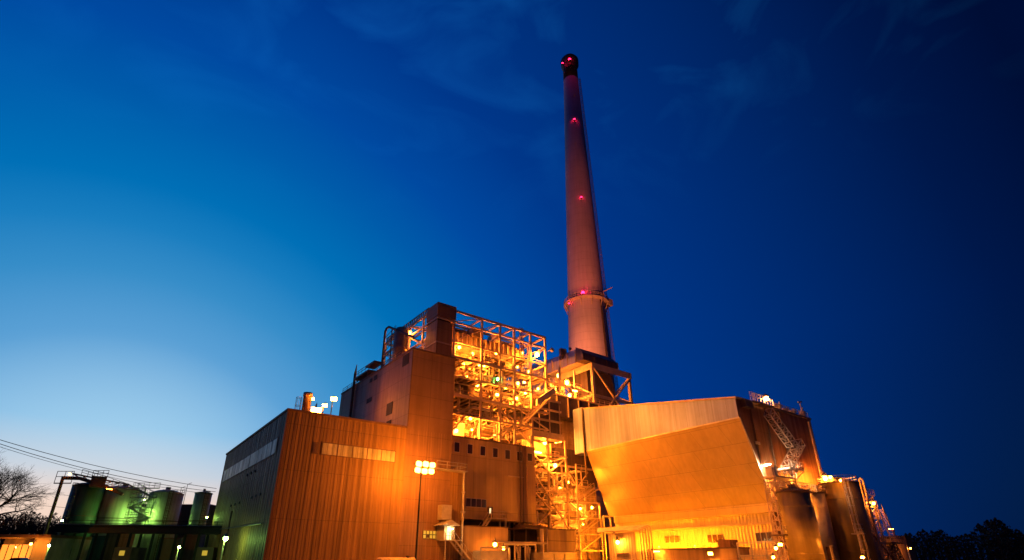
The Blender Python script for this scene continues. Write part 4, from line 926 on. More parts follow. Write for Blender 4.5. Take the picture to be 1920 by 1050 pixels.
# pipe bridge with bends
XP = 77.2
for i in range(5):
    a, b, c = onx(1128, 997-i*1.5, XP+i*.35), onx(1200+i*5, 997-i*1.2, XP+i*.35), onx(1204+i*5, 1022, XP+i*.35)
    y1_, y0_ = a.y+1, b.y; z1_ = a.z
    tag(MB().tube([(XP+i*.35, y1_, z1_), (XP+i*.35, y0_+.5, z1_), (XP+i*.35, y0_+.1, z1_-.15), (XP+i*.35, y0_, z1_-.5), (XP+i*.35, y0_, 0)], .13, 8).build('bent_pipe', M_PIPE, None, True), 'bright pipe running level and bending down to the ground over the pump house', 'pipe', 'bundle of bent pipes over the pump house')
fr_ = thing('pipe_gate', 'open rectangular steel gate frame at the left end of the cream wall', 'steel frame', (78.5, 78, 0))
u, v = ony(1131, 968, 79), ony(1146, 1000, 79)
MB().bar((u.x, 79, 0), (u.x, 79, u.z), .3).bar((v.x, 79, 0), (v.x, 79, u.z), .3).build('column', M_GALV, fr_)
MB().bar((u.x, 79, u.z), (v.x, 79, u.z), .3).bar((u.x, 79, v.z), (v.x, 79, v.z), .3).build('beam', M_GALV, fr_)
# glazed lean-to frame between low store and ladder tower
u, v = onx(1462, 1020, 80.), onx(1382, 1018, 80.)
ln = thing('open_shed', 'open bright steel shed frame with corrugated lower sheets left of the ladder tower', 'shed', (80, u.y, 0))
for k in range(4):
    y = u.y+(v.y-u.y)*k/3; MB().bar((80, y, 0), (80, y, v.z), .2).build('post', M_GALV, ln)
MB().bar((80, u.y, v.z), (80, v.y, v.z), .24).bar((80, u.y, 1.9), (80, v.y, 1.9), .2).build('beam', M_GALV, ln)
B((80.2, u.y+.2, 0), (80.3, v.y-.2, 1.75)).build('sheeting', M_YEL, ln)
B((82.5, u.y+.2, 0), (82.6, v.y-.2, 2.8)).build('sheeting', M_YEL, ln)

# ================================================================ yard things in the middle foreground
a, b = bY((868, 986), (955, 1060), 74, 5)
cb2 = thing('site_container', 'long plain tan box building under the windowed block, below the outside landing', 'building', (a[0], 74, 0))
B((a[0]+.4, 74.3, 0), (b[0], 78.9, b[2])).build('wall', M_MW, cb2)
B((a[0]+.3, 74.2, b[2]), (b[0]+.1, 79.0, b[2]+.15)).build('roof', M_SIDT, cb2)
tag(None or MB().box((a[0]+1, 70.5, 2.9), (a[0]+6.4, 70.7, 3.15)).box((a[0]+6.2, 70.5, 0), (a[0]+6.45, 70.7, 2.9)).box((a[0]+1, 70.5, 0), (a[0]+1.2, 70.7, 2.9)).box((a[0]+1.25, 70.8, .5), (a[0]+6.1, 73, 2.6)).build('generator_box', M_GALV), 'pale box inside a square hoop in front of the long plain tan box building', 'generator')
a, b = bY((1010, 992), (1082, 1060), 75, 5)
tk = thing('square_tank', 'big plain square tan tank with pipes, below the braced frame', 'tank', (a[0], 75, 0))
B((a[0]+1.2, 75, 0), (b[0], 80, b[2])).build('body', M_MW, tk)
B((a[0]-3.0, 74.8, b[2]), (b[0]+.4, 80.2, b[2]+.2)).build('roof', M_STEELD, tk)
m = MB()
for i in range(3): m.box((a[0]+1.2, 74.94, 1+i*1.7), (b[0], 74.997, 1.08+i*1.7))
m.build('seam', M_STEELD, tk)
MB().tube([(a[0]+.3, 74.6, 0), (a[0]+.3, 74.6, b[2])], .35, 12).tube([(a[0]+1.6, 74.7, 0), (a[0]+1.6, 74.7, b[2])], .12, 8).tube([(a[0]+1.6, 74.6, 2.6), (b[0]-1, 74.6, 2.6), (b[0]-.4, 74.6, 3.2), (b[0]-.4, 74.6, b[2])], .1, 8).build('pipe', M_STEEL, tk)
a, b = bY((985, 992), (1012, 1030), 77, 3)
dc = thing('dark_intake', 'dark square intake box left of the square tan tank', 'intake', (a[0], 77, 0))
B(a, b).build('body', M_VOID, dc); MB().box((a[0], 76.9, a[2]), (a[0]+.2, 76.997, b[2])).box((a[0]+.2, 76.9, 4.2), (b[0]-.1, 76.997, 4.4)).build('frame', M_STEELD, dc)
B((a[0]+.3, 77.5, 0), (a[0]+.6, 79, a[2])).build('leg', M_STEELD, dc)
a, b = bY((1018, 1037), (1080, 1060), 71, 3)
cr2 = thing('equipment_cabinet', 'low grey steel cabinet standing in front of the square tan tank', 'cabinet', (a[0], 71, 0))
B((a[0], 71, 0), (b[0], 74, b[2])).build('body', M_PIPE, cr2); B((a[0]-.1, 70.9, b[2]), (b[0]+.1, 74.1, b[2]+.1)).build('lid', M_GALV, cr2)
m = MB()
for k in (.33, .66): xx = a[0]+(b[0]-a[0])*k; m.box((xx-.03, 70.95, .1), (xx+.03, 70.997, b[2]-.1))
m.build('door_seam', M_STEELD, cr2)
# pipe rack
a, b = bY((945, 1021), (1005, 1060), 73, 3)
pr = thing('pipe_rack', 'low pipe rack with a bright top rail between the tan box and the square tank', 'pipe rack', (a[0], 73, 0))
zz = b[2]
for k in range(4):
    x = a[0]+(b[0]-a[0])*k/3; MB().bar((x, 73, 0), (x, 73, zz), .2).bar((x, 75, 0), (x, 75, zz), .2).build('post', M_STEEL, pr)
MB().bar((a[0], 73, zz+.1), (b[0], 73, zz+.1), .22).bar((a[0], 75, zz+.1), (b[0], 75, zz+.1), .22).build('beam', M_GALV, pr)
for k in range(9):
    x = a[0]+.5+rnd.random()*(b[0]-a[0]-1); y = 73.2+rnd.random()*1.5
    MB().tube([(x, y, 0), (x, y, rnd.uniform(.8, zz)), (x+rnd.uniform(-1, 1), y+.1, zz-.3)], rnd.choice((.08, .12, .18)), 7).build('pipe', rnd.choice((M_PIPE, M_STEEL)), pr)
MB().tube([(a[0]-1, 73.6, zz+.35), (b[0]+3, 73.6, zz+.35)], .16, 8).build('pipe', M_PIPE, pr)
# horizontal yellow tank lying at the foot of the hall
a, b = ony(706, 1046, 68), ony(780, 1046, 68)
ty = thing('horizontal_tank', 'pale yellow tank lying on its side at the foot of the ribbed hall front', 'tank', (a.x, 68, 0))
zr = a.z-.72
MB().tube([(a.x, 68, zr), (a.x+.3, 68, zr), (b.x-.3, 68, zr), (b.x, 68, zr)], [.4, .8, .8, .4], 24).build('shell', M_YEL, ty, True)
for x in (a.x+.9, b.x-1): B((x-.2, 67.4, 0), (x+.2, 68.6, max(.1, zr-.6))).build('saddle', M_STEELD, ty)
MB().lathe((b.x-1.2, 68), [(.22, zr+.75), (.22, zr+.95), (.3, zr+.96), (.3, zr+1.0)], 12).build('manhole', M_STEELD, ty)
a = ony(1020, 1040, 66)

# ================================================================ tanks on the left
def tank(px, pyt, hw, f, label, m, dome=True, h2=None):
    c = G(px, pyt, f); r_ = hw*pxm(c); t = thing('storage_tank', label, 'storage tank', (c.x, c.y, 0))
    MB().lathe((c.x, c.y), [(r_, 0), (r_, c.z)], 56).build('shell', m, t, True)
    MB().lathe((c.x, c.y), [(r_+.08, c.z), (r_+.08, c.z+.15), (r_*.6, c.z+r_*.22), (r_*.15, c.z+r_*.3), (r_*.15, c.z+r_*.3+.5)], 40).build('roof', m if dome else M_STEELD, t, True)
    MB().lathe((c.x, c.y), [(r_+.05, c.z*.62), (r_+.05, c.z*.62+.12)], 56).build('band', M_STEELD, t)
    return t, c, r_
tA, cA_, rA_ = tank(168, 913, 26, 108, 'dark green flat-topped tank, leftmost of the row, under the end of the pipe gallery', M_TANKG, False)
tB, cB_, rB_ = tank(233, 921, 31, 112, 'wide pale green domed tank left of the bright lit gap', M_TANKL)
tC, cC_, rC_ = tank(313, 927, 28, 114, 'wide pale green domed tank right of the bright lit gap', M_TANKL)
tD, cD_, rD_ = tank(382, 926, 14.5, 112, 'slim tall yellow-green tank, rightmost of the row', M_TANKL)
for t, c, r_, k in ((tB, cB_, rB_, -.62), (tC, cC_, rC_, .75), (tD, cD_, rD_, .8), (tA, cA_, rA_, -.1)):
    an = math.atan2(-cA, -sA)+k
    o = V((math.cos(an), math.sin(an), 0)); b = V((c.x, c.y, 0))+o*(r_+.25)
    MB().ladder(b, b+V((0,0,c.z+.3)), (o.y, -o.x, 0), .6, .1, True, o).build('ladder', M_STEELD, t)
for t, c, r_ in ((tB, cB_, rB_), (tC, cC_, rC_)):
    n = 14; pts = [V((c.x+math.cos(2*math.pi*k/n)*r_, c.y+math.sin(2*math.pi*k/n)*r_, c.z)) for k in range(0, 5)]
    MB().rail(pts, 1.2, .08, 2).build('railing', M_STEELD, t)
# mast of gantry stairs between the tanks
g_ = thing('tank_stair', 'lit steel stair and ladder mast in the gap between the two wide tanks', 'stair', G(272, 1050, 107))
c = G(272, 922, 107); b = V((c.x, c.y, 0))
MB().bar(b, b+V((0,0,c.z+.8)), .25).bar(b+V((-1.7,1.3,0)), b+V((-1.7,1.3,c.z-1)), .2).bar(b+V((1.7,-1.3,0)), b+V((1.7,-1.3,c.z-1)), .2).build('post', M_TANKL, g_)
m = MB(); ax_ = V((cA, -sA, 0))
for k in range(5):
    zz = 7+k*1.8; m.bar(b+ax_*(-2.6)+V((0,0,zz)), b+ax_*2.6+V((0,0,zz)), .18)
    m.rail([b+ax_*(-2.6)+V((0,0,zz)), b+ax_*2.6+V((0,0,zz))], 1.0, .07, 1)
m.build('landing', M_TANKL, g_)
m = MB()
for k in range(4):
    zz = 7+k*1.8; sg = 1 if k % 2 else -1; m.stair(b+ax_*(2*sg)+V((0,0,zz)), b-ax_*(2*sg)+V((0,0,zz+1.8)), (sA,cA,0), .8, .1)
m.build('stair', M_TANKL, g_)
wl = thing('lit_wall', 'yellow lit store wall seen in the gap between the two wide tanks', 'building', G(272, 1050, 122))
c = G(272, 950, 122)
MB().box((c.x-4, c.y, 0), (c.x+4, c.y+6, c.z)).build('wall', M_TANKL, wl)
# low dark buildings behind the slim tank
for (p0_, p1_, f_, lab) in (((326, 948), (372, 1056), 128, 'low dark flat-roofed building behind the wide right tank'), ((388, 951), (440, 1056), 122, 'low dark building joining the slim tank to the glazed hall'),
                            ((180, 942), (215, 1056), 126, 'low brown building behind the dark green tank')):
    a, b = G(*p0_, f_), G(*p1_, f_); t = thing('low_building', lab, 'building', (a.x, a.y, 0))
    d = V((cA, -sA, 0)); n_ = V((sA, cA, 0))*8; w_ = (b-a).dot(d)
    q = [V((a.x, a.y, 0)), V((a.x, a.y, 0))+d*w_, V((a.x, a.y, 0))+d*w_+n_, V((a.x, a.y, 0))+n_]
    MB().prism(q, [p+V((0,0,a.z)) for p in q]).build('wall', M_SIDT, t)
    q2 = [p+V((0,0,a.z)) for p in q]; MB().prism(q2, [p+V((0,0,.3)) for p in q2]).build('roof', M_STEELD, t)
# pipe gallery over the tanks
gp = thing('pipe_gallery', 'sagging lattice pipe gallery with handrail crossing over the dark green tank', 'pipe gallery', G(120, 960, 104))
P_ = [G(119, 893, 104), G(150, 897, 105), G(196, 911, 106), G(232, 921, 107), G(262, 923, 108)]
MB().tube([P_[0]+V((0,0,-.3)), P_[1], P_[2], P_[3]+V((0,0,-.6))], .34, 10).build('pipe', M_STEELD, gp)
m = MB()
Q_ = [G(136, 888, 105), G(196, 900, 106), G(240, 908, 107), G(268, 922, 108)]
for u, v in zip(Q_, Q_[1:]): m.bar(u, v, .28)
for i in range(9):
    f0 = i/9; k = min(2, int(f0*3)); a = Q_[k].lerp(Q_[k+1], f0*3-k); b = P_[1].lerp(P_[3], f0); m.bar(a, b, .12)
    a2_ = P_[1].lerp(P_[3], min(1, f0+.11)); m.bar(a, a2_, .1)
m.build('truss', M_STEEL, gp)
lg = G(97, 962, 104); MB().tube([V((lg.x, lg.y, lg.z-6)), V((lg.x, lg.y, lg.z)), P_[0]], .27, 10).build('leg', M_STEELD, gp)
a = G(117, 906, 104); d = ax_
MB().rail([a-d*1.6, a+d*1.6], 2.2, .1, 1.6).bar(a-d*1.6, a+d*1.6, .18).build('platform', M_STEELD, gp)
MB().rail([P_[1]+V((0,0,.5)), P_[2]+V((0,0,.5)), P_[3]+V((0,0,.3))], 1.2, .09, 1.3).build('railing', M_STEELD, gp)
a = G(185, 900, 106); MB().box((a.x-1.2, a.y-1, a.z-1.4), (a.x+1.2, a.y+1, a.z+.6)).rail([a-d*1.5+V((0,0,.6)), a+d*1.5+V((0,0,.6))], 1.2, .09, 1).build('gallery_cabin', M_STEELD, gp)
# dark pipe bridge along the foot of the tanks
pb = thing('pipe_bridge', 'long dark level pipe bridge crossing in front of the tanks', 'pipe bridge', G(270, 1055, 96))
a, b = G(100, 987, 96), G(440, 991, 96)
n_ = V((sA, cA, 0))
def slab(u, v, th, dep):
    u = V(u); v = V(v); q = [u, v, v+n_*dep, u+n_*dep]; return MB().prism([p-V((0,0,th)) for p in q], q)
slab(a, b, .9, 3).build('deck', M_BLACK, pb)
for i in range(8):
    p = a.lerp(b, (i+.5)/8); MB().bar((p.x, p.y, 0), (p.x, p.y, p.z-.9), .4).bar(V((p.x, p.y, 0))+n_*2.8, V((p.x, p.y, p.z-.9))+n_*2.8, .4).build('post', M_BLACK, pb)
for k in range(4): MB().tube([a+V((0,0,.25))+n_*(.4+k*.7), b+V((0,0,.25))+n_*(.4+k*.7)], .2, 8).build('pipe', M_BLACK, pb)
MB().rail([a, b], 1.0, .07, 3).build('railing', M_BLACK, pb)
# sheds and small tanks under the bridge
def gbox(p0_, p1_, f_, dep):
    a, b = G(*p0_, f_), G(*p1_, f_); d = V((cA, -sA, 0)); w_ = (b-a).dot(d); q = [V((a.x, a.y, 0)), V((a.x, a.y, 0))+d*w_, V((a.x, a.y, 0))+d*w_+n_*dep, V((a.x, a.y, 0))+n_*dep]
    return q, a.z
for (p0_, p1_, f_, m_, lab, lit) in (((172, 1006), (196, 1056), 104, M_TANKG, 'dark green shed under the left part of the pipe bridge', None), ((215, 1028), (240, 1056), 94, M_STEELD, 'small dark hut with a tiny lit window under the pipe bridge', 1),
        ((300, 1010), (330, 1056), 104, M_TANKG, 'dark green shed left of the small green lamp', None), ((370, 1028), (396, 1056), 95, M_STEELD, 'dark cabin with a dim window just left of the bright green yard lamp', 2), ((345, 998), (362, 1056), 102, M_ENDW, 'narrow red-brown pier under the right part of the bridge', None),
        ((200, 1000), (212, 1056), 102, M_ENDW, 'narrow red-brown pier under the left part of the bridge', None)):
    q, z = gbox(p0_, p1_, f_, 4); t = thing('shed', lab, 'shed', q[0])
    MB().prism(q, [p+V((0,0,z)) for p in q]).build('wall', m_, t)
    q2 = [p+V((0,0,z)) for p in q]; MB().prism(q2, [p+V((0,0,.15)) for p in q2]).build('roof', M_STEELD, t)
    if lit:
        d = V((cA, -sA, 0)); w_ = (q[1]-q[0]).length; s0 = q[0]+d*w_*.35-n_*.06; q3 = [s0, s0+d*w_*.3, s0+d*w_*.3+n_*.05, s0+n_*.05]
        MB().prism([p+V((0,0,z-1.1)) for p in q3], [p+V((0,0,z-.35)) for p in q3]).build('window', M_LITY, t)
a = G(55, 1050, 100)
# entrance building at the lower left, canopy glowing orange
eb = thing('gatehouse', 'low pinkish building at the left edge with a glowing orange open front', 'building', G(40, 1055, 92))
q, z = gbox((-40, 1008), (82, 1056), 92, 9)
d = V((cA, -sA, 0)); w_ = (q[1]-q[0]).length
MB().prism([q[0]+n_*5, q[1]+n_*5, q[2], q[3]], [p+V((0,0,z)) for p in (q[0]+n_*5, q[1]+n_*5, q[2], q[3])]).build('wall', M_CONCR, eb)
s0 = q[0]+d*(w_-2.6); s1_ = [s0, q[1], q[1]+n_*4.9, s0+n_*4.9]; MB().prism(s1_, [p+V((0,0,z)) for p in s1_]).build('wall', M_CONCR, eb)
q2 = [p+V((0,0,z+.01)) for p in (q[0]-n_*1, q[1]-n_*.3, q[2], q[3])]; MB().prism(q2, [p+V((0,0,.45)) for p in q2]).build('roof', M_SIDT, eb)
s2_ = [q[0]+n_*4.9, s0+n_*4.9, s0+n_*4.95, q[0]+n_*4.95]; MB().prism([p+V((0,0,.4)) for p in s2_], [p+V((0,0,z-.9)) for p in s2_]).build('lit_window', M_LITO, eb)
m = MB()
for k in range(9):
    c = q[0]+d*((w_-2.6)*k/8)+n_*4.8; m.bar(c, c+V((0,0,z-.9)), .12)
m.build('window_frame', M_STEELD, eb)
# ---------------------------------------------------------------- parked car (only its upper half shows)
def car(px, f, yaw, label):
    c = G(px, 1055, f); t = thing('parked_car', label, 'car', (c.x, c.y, 0)); t.rotation_euler = (0, 0, yaw)
    def prof(ys, z0): pass
    body = MB()
    P = [(-2.2,.35),(-2.2,.75),(-2.0,.92),(-1.2,1.0),(.9,.98),(2.0,.85),(2.25,.6),(2.25,.35)]
    body.prism([(x, -.86, z) for x, z in P], [(x, .86, z) for x, z in P])
    C_ = [(-1.35,.99),(-.85,1.42),(.25,1.46),(1.0,1.0)]
    gl = MB().prism([(x, -.74+(.1 if z > 1.2 else 0), z) for x, z in C_], [(x, .74-(.1 if z > 1.2 else 0), z) for x, z in C_])
    rf = MB().prism([(-.9,-.62,1.425),(-.8,-.62,1.49),(.2,-.62,1.52),(.3,-.62,1.46)], [(-.9,.62,1.425),(-.8,.62,1.49),(.2,.62,1.52),(.3,.62,1.46)])
    def bl(mb, name, m_, par=t):
        me = bpy.data.meshes.new(name); me.from_pydata([tuple(v) for v in mb.v], [], mb.f); me.materials.append(m_)
        o = bpy.data.objects.new(name, me); COL.objects.link(o); o.parent = par; return o
    bo_ = bl(body, 'body', M_CAR); bl(gl, 'windows', M_GLASS); bl(rf, 'roof', M_CAR)
    bv = bo_.modifiers.new('bevel', 'BEVEL'); bv.width = .06; bv.segments = 2
    for x in (-1.35, 1.4):
        for s_ in (-1, 1):
            w = bl(MB().tube([(x, s_*.72, .33), (x, s_*.9, .33)], .33, 20), 'wheel', M_TYRE); bl(MB().tube([(x, s_*.9, .33), (x, s_*.92, .33)], .2, 14), 'rim', M_GALV, w)
    for s_ in (-1, 1): bl(MB().box((2.2, s_*.5, .62), (2.27, s_*.78, .76)), 'headlight', M_GALV); bl(MB().box((-2.23, s_*.5, .66), (-2.18, s_*.8, .8)), 'tail_light', M_ENDW)
    return t
car(38, 72, -YAW, 'dark saloon car parked in front of the glowing orange gatehouse')
# ---------------------------------------------------------------- power lines
hallpt = V((XL-.1, 113, 11.5))
for i, (pa_, pb2, e, lab) in enumerate((((-60, 806), (200, 878), (406, 916), 'uppermost of the thin black cables sagging from the left edge to the hall'), ((-60, 812), (200, 888), (404, 922), 'middle thin black cable sagging from the left edge to the hall'), ((-60, 818), (200, 893), (400, 927), 'lowest and faintest cable reaching from the left edge to the hall'))):
    A__, E__ = G(*pa_, 70), G(*e, 104); M__ = G(*pb2, 88)
    pts = []
    for k in range(25):
        t = k/24; c_ = M__*2-(A__+E__)*.5; pts.append(A__*(1-t)**2+c_*2*t*(1-t)+E__*t*t)
    tag(MB().tube(pts, .045 if i < 2 else .03, 5).build('power_line', M_WIRE), lab, 'cable')
for (pa_, e, lab) in (((-40, 906), (140, 930), 'faint short cable low at the left, above the horizon glow'), ((-40, 930), (125, 952), 'lowest faint cable just above the far wood')):
    tag(MB().tube([G(*pa_, 150), (G(*pa_, 150)+G(*e, 140))*.5-V((0,0,.5)), G(*e, 140)], .04, 5).build('power_line', M_WIRE), lab, 'cable')
for px, y0_, lab in ((352, 908, 'taller thin lightning rod behind the wide right tank'), (340, 915, 'shorter thin lightning rod behind the wide right tank')):
    c = G(px, y0_, 118); tag(MB().tube([(c.x, c.y, 0), (c.x, c.y, c.z)], [.09, .05], 6).bar(c, c+V((cA*.8, -sA*.8, .3)), .08).build('lightning_rod', M_STEELD), lab, 'rod')
# ---------------------------------------------------------------- bare tree at the left edge
rt = random.Random(5)
def bare_tree(base, h, label, m_trunk=9, name='bare_tree', spread=.5, depth=6, twigs=None):
    t = thing(name, label, 'tree', base)
    tr, crn = MB(), MB()
    def grow(p, d, l, r, k):
        q = p+d*l; mid = p.lerp(q, .5)+V((rt.uniform(-1,1), rt.uniform(-1,1), rt.uniform(-.3,.6)))*l*.05
        (tr if k <= 1 else crn).tube([p, mid, q], [r, r*.85, r*.68], 6 if k < 3 else 3, k < 2)
        if k >= depth: return
        for i in range(rt.choice((3, 3, 4)) if k < 6 else rt.choice((2, 3))):
            nd_ = (d+V((rt.gauss(0,1), rt.gauss(0,1), rt.gauss(.12,.6)))*spread).normalized()
            grow(p.lerp(q, rt.uniform(.55, 1)) if i else q, nd_, l*rt.uniform(.62, .86), r*rt.uniform(.5, .68), k+1)
    grow(V(base), V((0,0,1)), h*.26, h*.022, 0)
    tr.build('trunk', M_BARK, t); crn.build('crown', M_BARK, t); return t
bt = G(-110, 1058, 88); bare_tree((bt.x, bt.y, 0), 26, 'large leafless tree with a fine net of twigs at the left edge', spread=.6, depth=8)
bt = G(118, 1058, 100); bare_tree((bt.x, bt.y, 0), 5, 'small leafless sapling below the slanting leg of the pipe gallery', spread=.5, depth=5)
# ---------------------------------------------------------------- far woods
def wood(name, label, pxs, pys, f, seed, leafy):
    r_ = random.Random(seed); m = MB()
    for px in pxs:
        top = pys(px)+r_.uniform(-6, 7); c = G(px, top, f+r_.uniform(-15, 25)); hh = c.z; rad = hh*r_.uniform(.28, .45)
        n = 520
        for i in range(n):
            a_ = r_.uniform(0, 2*math.pi); u_ = r_.random()**.4*r_.uniform(.75, 1.15); zz = hh*r_.uniform(.0, 1)
            w_ = rad*(1-max(0, (zz/hh-.45)/.55)**2)*u_
            p = V((c.x+math.cos(a_)*w_, c.y+math.sin(a_)*w_, zz)); s_ = hh*r_.uniform(.015, .04)*(1 if leafy else .8)
            e1_ = V((r_.gauss(0,1), r_.gauss(0,1), r_.gauss(0,1))).normalized()*s_; e2_ = V((r_.gauss(0,1), r_.gauss(0,1), r_.gauss(0,1))).normalized()*s_*(1 if leafy else .35)
            m.poly([p-e1_, p-e2_, p+e1_, p+e2_], [(0,1,2,3)])
        if not leafy:
            for i in range(26):
                a_ = r_.uniform(0, 2*math.pi); p = V((c.x+math.cos(a_)*rad*r_.random(), c.y+math.sin(a_)*rad*r_.random(), hh*.6)); m.bar(p, p+V((r_.uniform(-.1,.1)*hh, r_.uniform(-.1,.1)*hh, hh*r_.uniform(.12,.34))), hh*.006)
        m.bar((c.x, c.y, 0), (c.x, c.y, hh*.7), hh*.05)
    return tag(m.build(name, M_LEAF), label, 'wood', None, 'stuff')
wood('far_wood', 'dark far wood along the horizon at the left, twiggy against the pink glow', range(-120, 170, 5), lambda x: 962+max(0, x-60)*.12, 170, 3, False)
wood('far_wood', 'black leafy wood rising at the right edge beyond the plant', list(range(1690, 2090, 8)), lambda x: 1010-34*math.exp(-((x-1855)/34)**2)-18*math.exp(-((x-1745)/40)**2)-14*math.exp(-((x-1925)/40)**2), 300, 4, True)

# ================================================================ lamps
# the big yard floodlight in front of the hall
YP = 67.; c = ony(797, 877, YP)
fl_ = thing('yard_floodlight', 'blazing cluster of floodlights on a tall thin pole in front of the hall', 'floodlight', (c.x, YP+.7, 0))
MB().tube([(c.x-.2, YP+.7, 0), (c.x-.2, YP+.7, c.z+.9)], [.15, .08], 10).build('pole', M_BLACK, fl_)
for dz in (-.45, .45): MB().bar((c.x-1.5, YP+.6, c.z+dz), (c.x+1.5, YP+.6, c.z+dz), .12).build('crossarm', M_LAMP, fl_)
for i_, (dx, dz) in enumerate(((-1.1, -.42), (-.05, -.48), (1.0, -.4), (-.98, .44), (.08, .50), (1.12, .46))):
    tl = LAMPRND.uniform(-.12, .12); w_, h_ = .43, .36
    def rq(y_, k_): return [(c.x+dx+(a_*w_*math.cos(tl)-b2_*h_*math.sin(tl))*k_, y_, c.z+dz+(a_*w_*math.sin(tl)+b2_*h_*math.cos(tl))*k_) for a_, b2_ in ((-.6,-1),(.6,-1),(1,-.6),(1,.6),(.6,1),(-.6,1),(-1,.6),(-1,-.6))]
    MB().prism(rq(YP+.02, 1.08), rq(YP+.45, .5)).build('lamp_head', M_LAMP, fl_)
    MB().prism(rq(YP-.06, 1.0), rq(YP+.01, 1.0)).build('lens', M_LENSO, fl_)
light(fl_, (c.x-.6, YP-.7, c.z), 2500, SOD, .4); light(fl_, (c.x+.6, YP-.7, c.z), 2500, SOD, .4)
light(fl_, (c.x, YP+1.3, c.z+.2), 9500, SOD, .4)
for (px, py, X, pw, r_, lab) in ((593, 770, 23.5, 3500, .46, 'brightest lamp on the hall roof, nearest the front edge'), (609, 760, 26.5, 1500, .24, 'middle lamp of the three on the hall roof'), (626, 748, 29.5, 2200, .32, 'rearmost lamp on the hall roof, close to the tower wall')):
    q = onx(px, py, X) if px > 600 else ony(px, py, 76.2); lamp(q, pw, lab, None, r_, SOD, 'flood', 'roof_lamp', 'lamp', ground=ZL)
q = onx(587, 748, 24.6); lamp(q, 200, 'tiny lamp on the round roof vent stack', None, .14, SOD)
BL = 'lamps burning inside the boiler house'
def L3(px, py, Y, pw, lab, r_=.2, col=SOD, grp=None, **k): return lamp(ony(px, py, Y), pw, lab, grp, r_, col, **k)
L3(767, 625, 92, 1600, 'bright lamp at the upper left of the open frame, beside the upright vessel', .35)
cl = L3(1007, 665, 81.2, 3000, 'very bright lamp at the upper right corner of the open frame', .42)
hp = V((72.6, 81.4, 43.6)); ad_ = (V((cx, cy, 88))-hp).normalized()
MB().tube([hp-ad_*.9, hp-ad_*.3], [.25, .5], 12).bar((71.3, 81.4, 43.0), hp-ad_*.6, .14).build('added_flood_head', M_LAMP, cl)
light(cl, hp, 150000, (1, .17, .07), .3, 'SPOT', V((cx, cy, 150))-hp, 52)  # head and spot added at the frame corner to light the upper chimney
hp = V((104.5, 109, 60.2)); cf = thing('added_chimney_flood', 'added unseen floodlight on top of the high duct, washing the foot of the chimney', 'floodlight', (104.5, 109, 59))
ad_ = (V((cx, cy, 90))-hp).normalized(); MB().tube([hp-ad_*.9, hp-ad_*.3], [.25, .5], 12).bar((104.5, 109, 58), hp-ad_*.6, .14).build('added_flood_head', M_LAMP, cf)
light(cf, hp, 52000, (1, .25, .07), .3, 'SPOT', V((cx, cy, 95))-hp, 110)  # added out of sight on the duct to brighten the chimney
for (px, py, Y, pw, lab, r_) in (
    (861, 652, 83, 1300, 'upper left lamp in the open frame, next to the sheeted corner', .24), (886, 664, 84, 1100, 'lamp under the drum casing, second from the left in the top row', .24),
    (930, 663, 86.2, 1500, 'lamp glowing against the casing at the middle of the top row', .2), (900, 684, 83.4, 900, 'lamp by a bright hanging cage below the top row', .24), (869, 682, 84.2, 1500, 'wide glare lamp low in the upper left bay', .28),
    (980, 662, 85, 1300, 'lamp below the vent pipes in the top row', .2), (908, 686, 82.9, 900, 'right one of the twin lamps by the hanging cage', .22), (970, 688, 83.4, 500, 'small lamp under the right floor of the top bay', .16), (991, 697, 84.4, 700, 'small lamp left of the pale bin', .18),
    (895, 722, 84.4, 2200, 'hidden bright lamp lighting a floor in the middle left', .28), (949, 728, 83.6, 500, 'dim lamp in the middle just above a brighter one', .18), (933, 740, 82.8, 800, 'clear starry lamp in the middle of the open frame', .24),
    (971, 719, 83.2, 900, 'lamp with rays right of the green lamp, upper of the two close together', .24), (983, 717, 84, 500, 'smaller lamp to the right of the rayed one', .18), (985, 737, 82.9, 700, 'lamp over the stair head, right of the middle', .22),
    (969, 747, 82.7, 800, 'lamp left of the stair head on the third floor', .22), (962, 755, 83.5, 400, 'small lamp just below and left of the stair head lamp', .16), (882, 785, 82.7, 1100, 'lone starry lamp at the lower left bay', .26),
    (856, 808, 84, 2600, 'strong lamp in the bottom left corner of the open frame, lighting a casing', .26), (885, 806, 85, 1200, 'lamp behind a column at the bottom left of the frame', .16), (927, 817, 84.4, 900, 'low lamp just above the roof of the flat tan block', .18),
    (1009, 729, 83, 900, 'lamp between the pale bin and the frame corner', .2), (1013, 716, 84.4, 1500, 'lamp lighting the pale bin at the right of the frame', .2), (957, 795, 84, 600, 'small lamp over the X brace at the lower right', .14),
    (876, 706, 84, 500, 'small lamp deep in the left of the frame', .14), (920, 772, 85, 900, 'lamp deep in the lower middle of the frame', .14)):
    L3(px, py, Y, pw*7, lab, r_)
L3(933, 711, 82.5, 260, 'single green lamp among the orange ones in the open frame', .2, (.12, 1, .18))
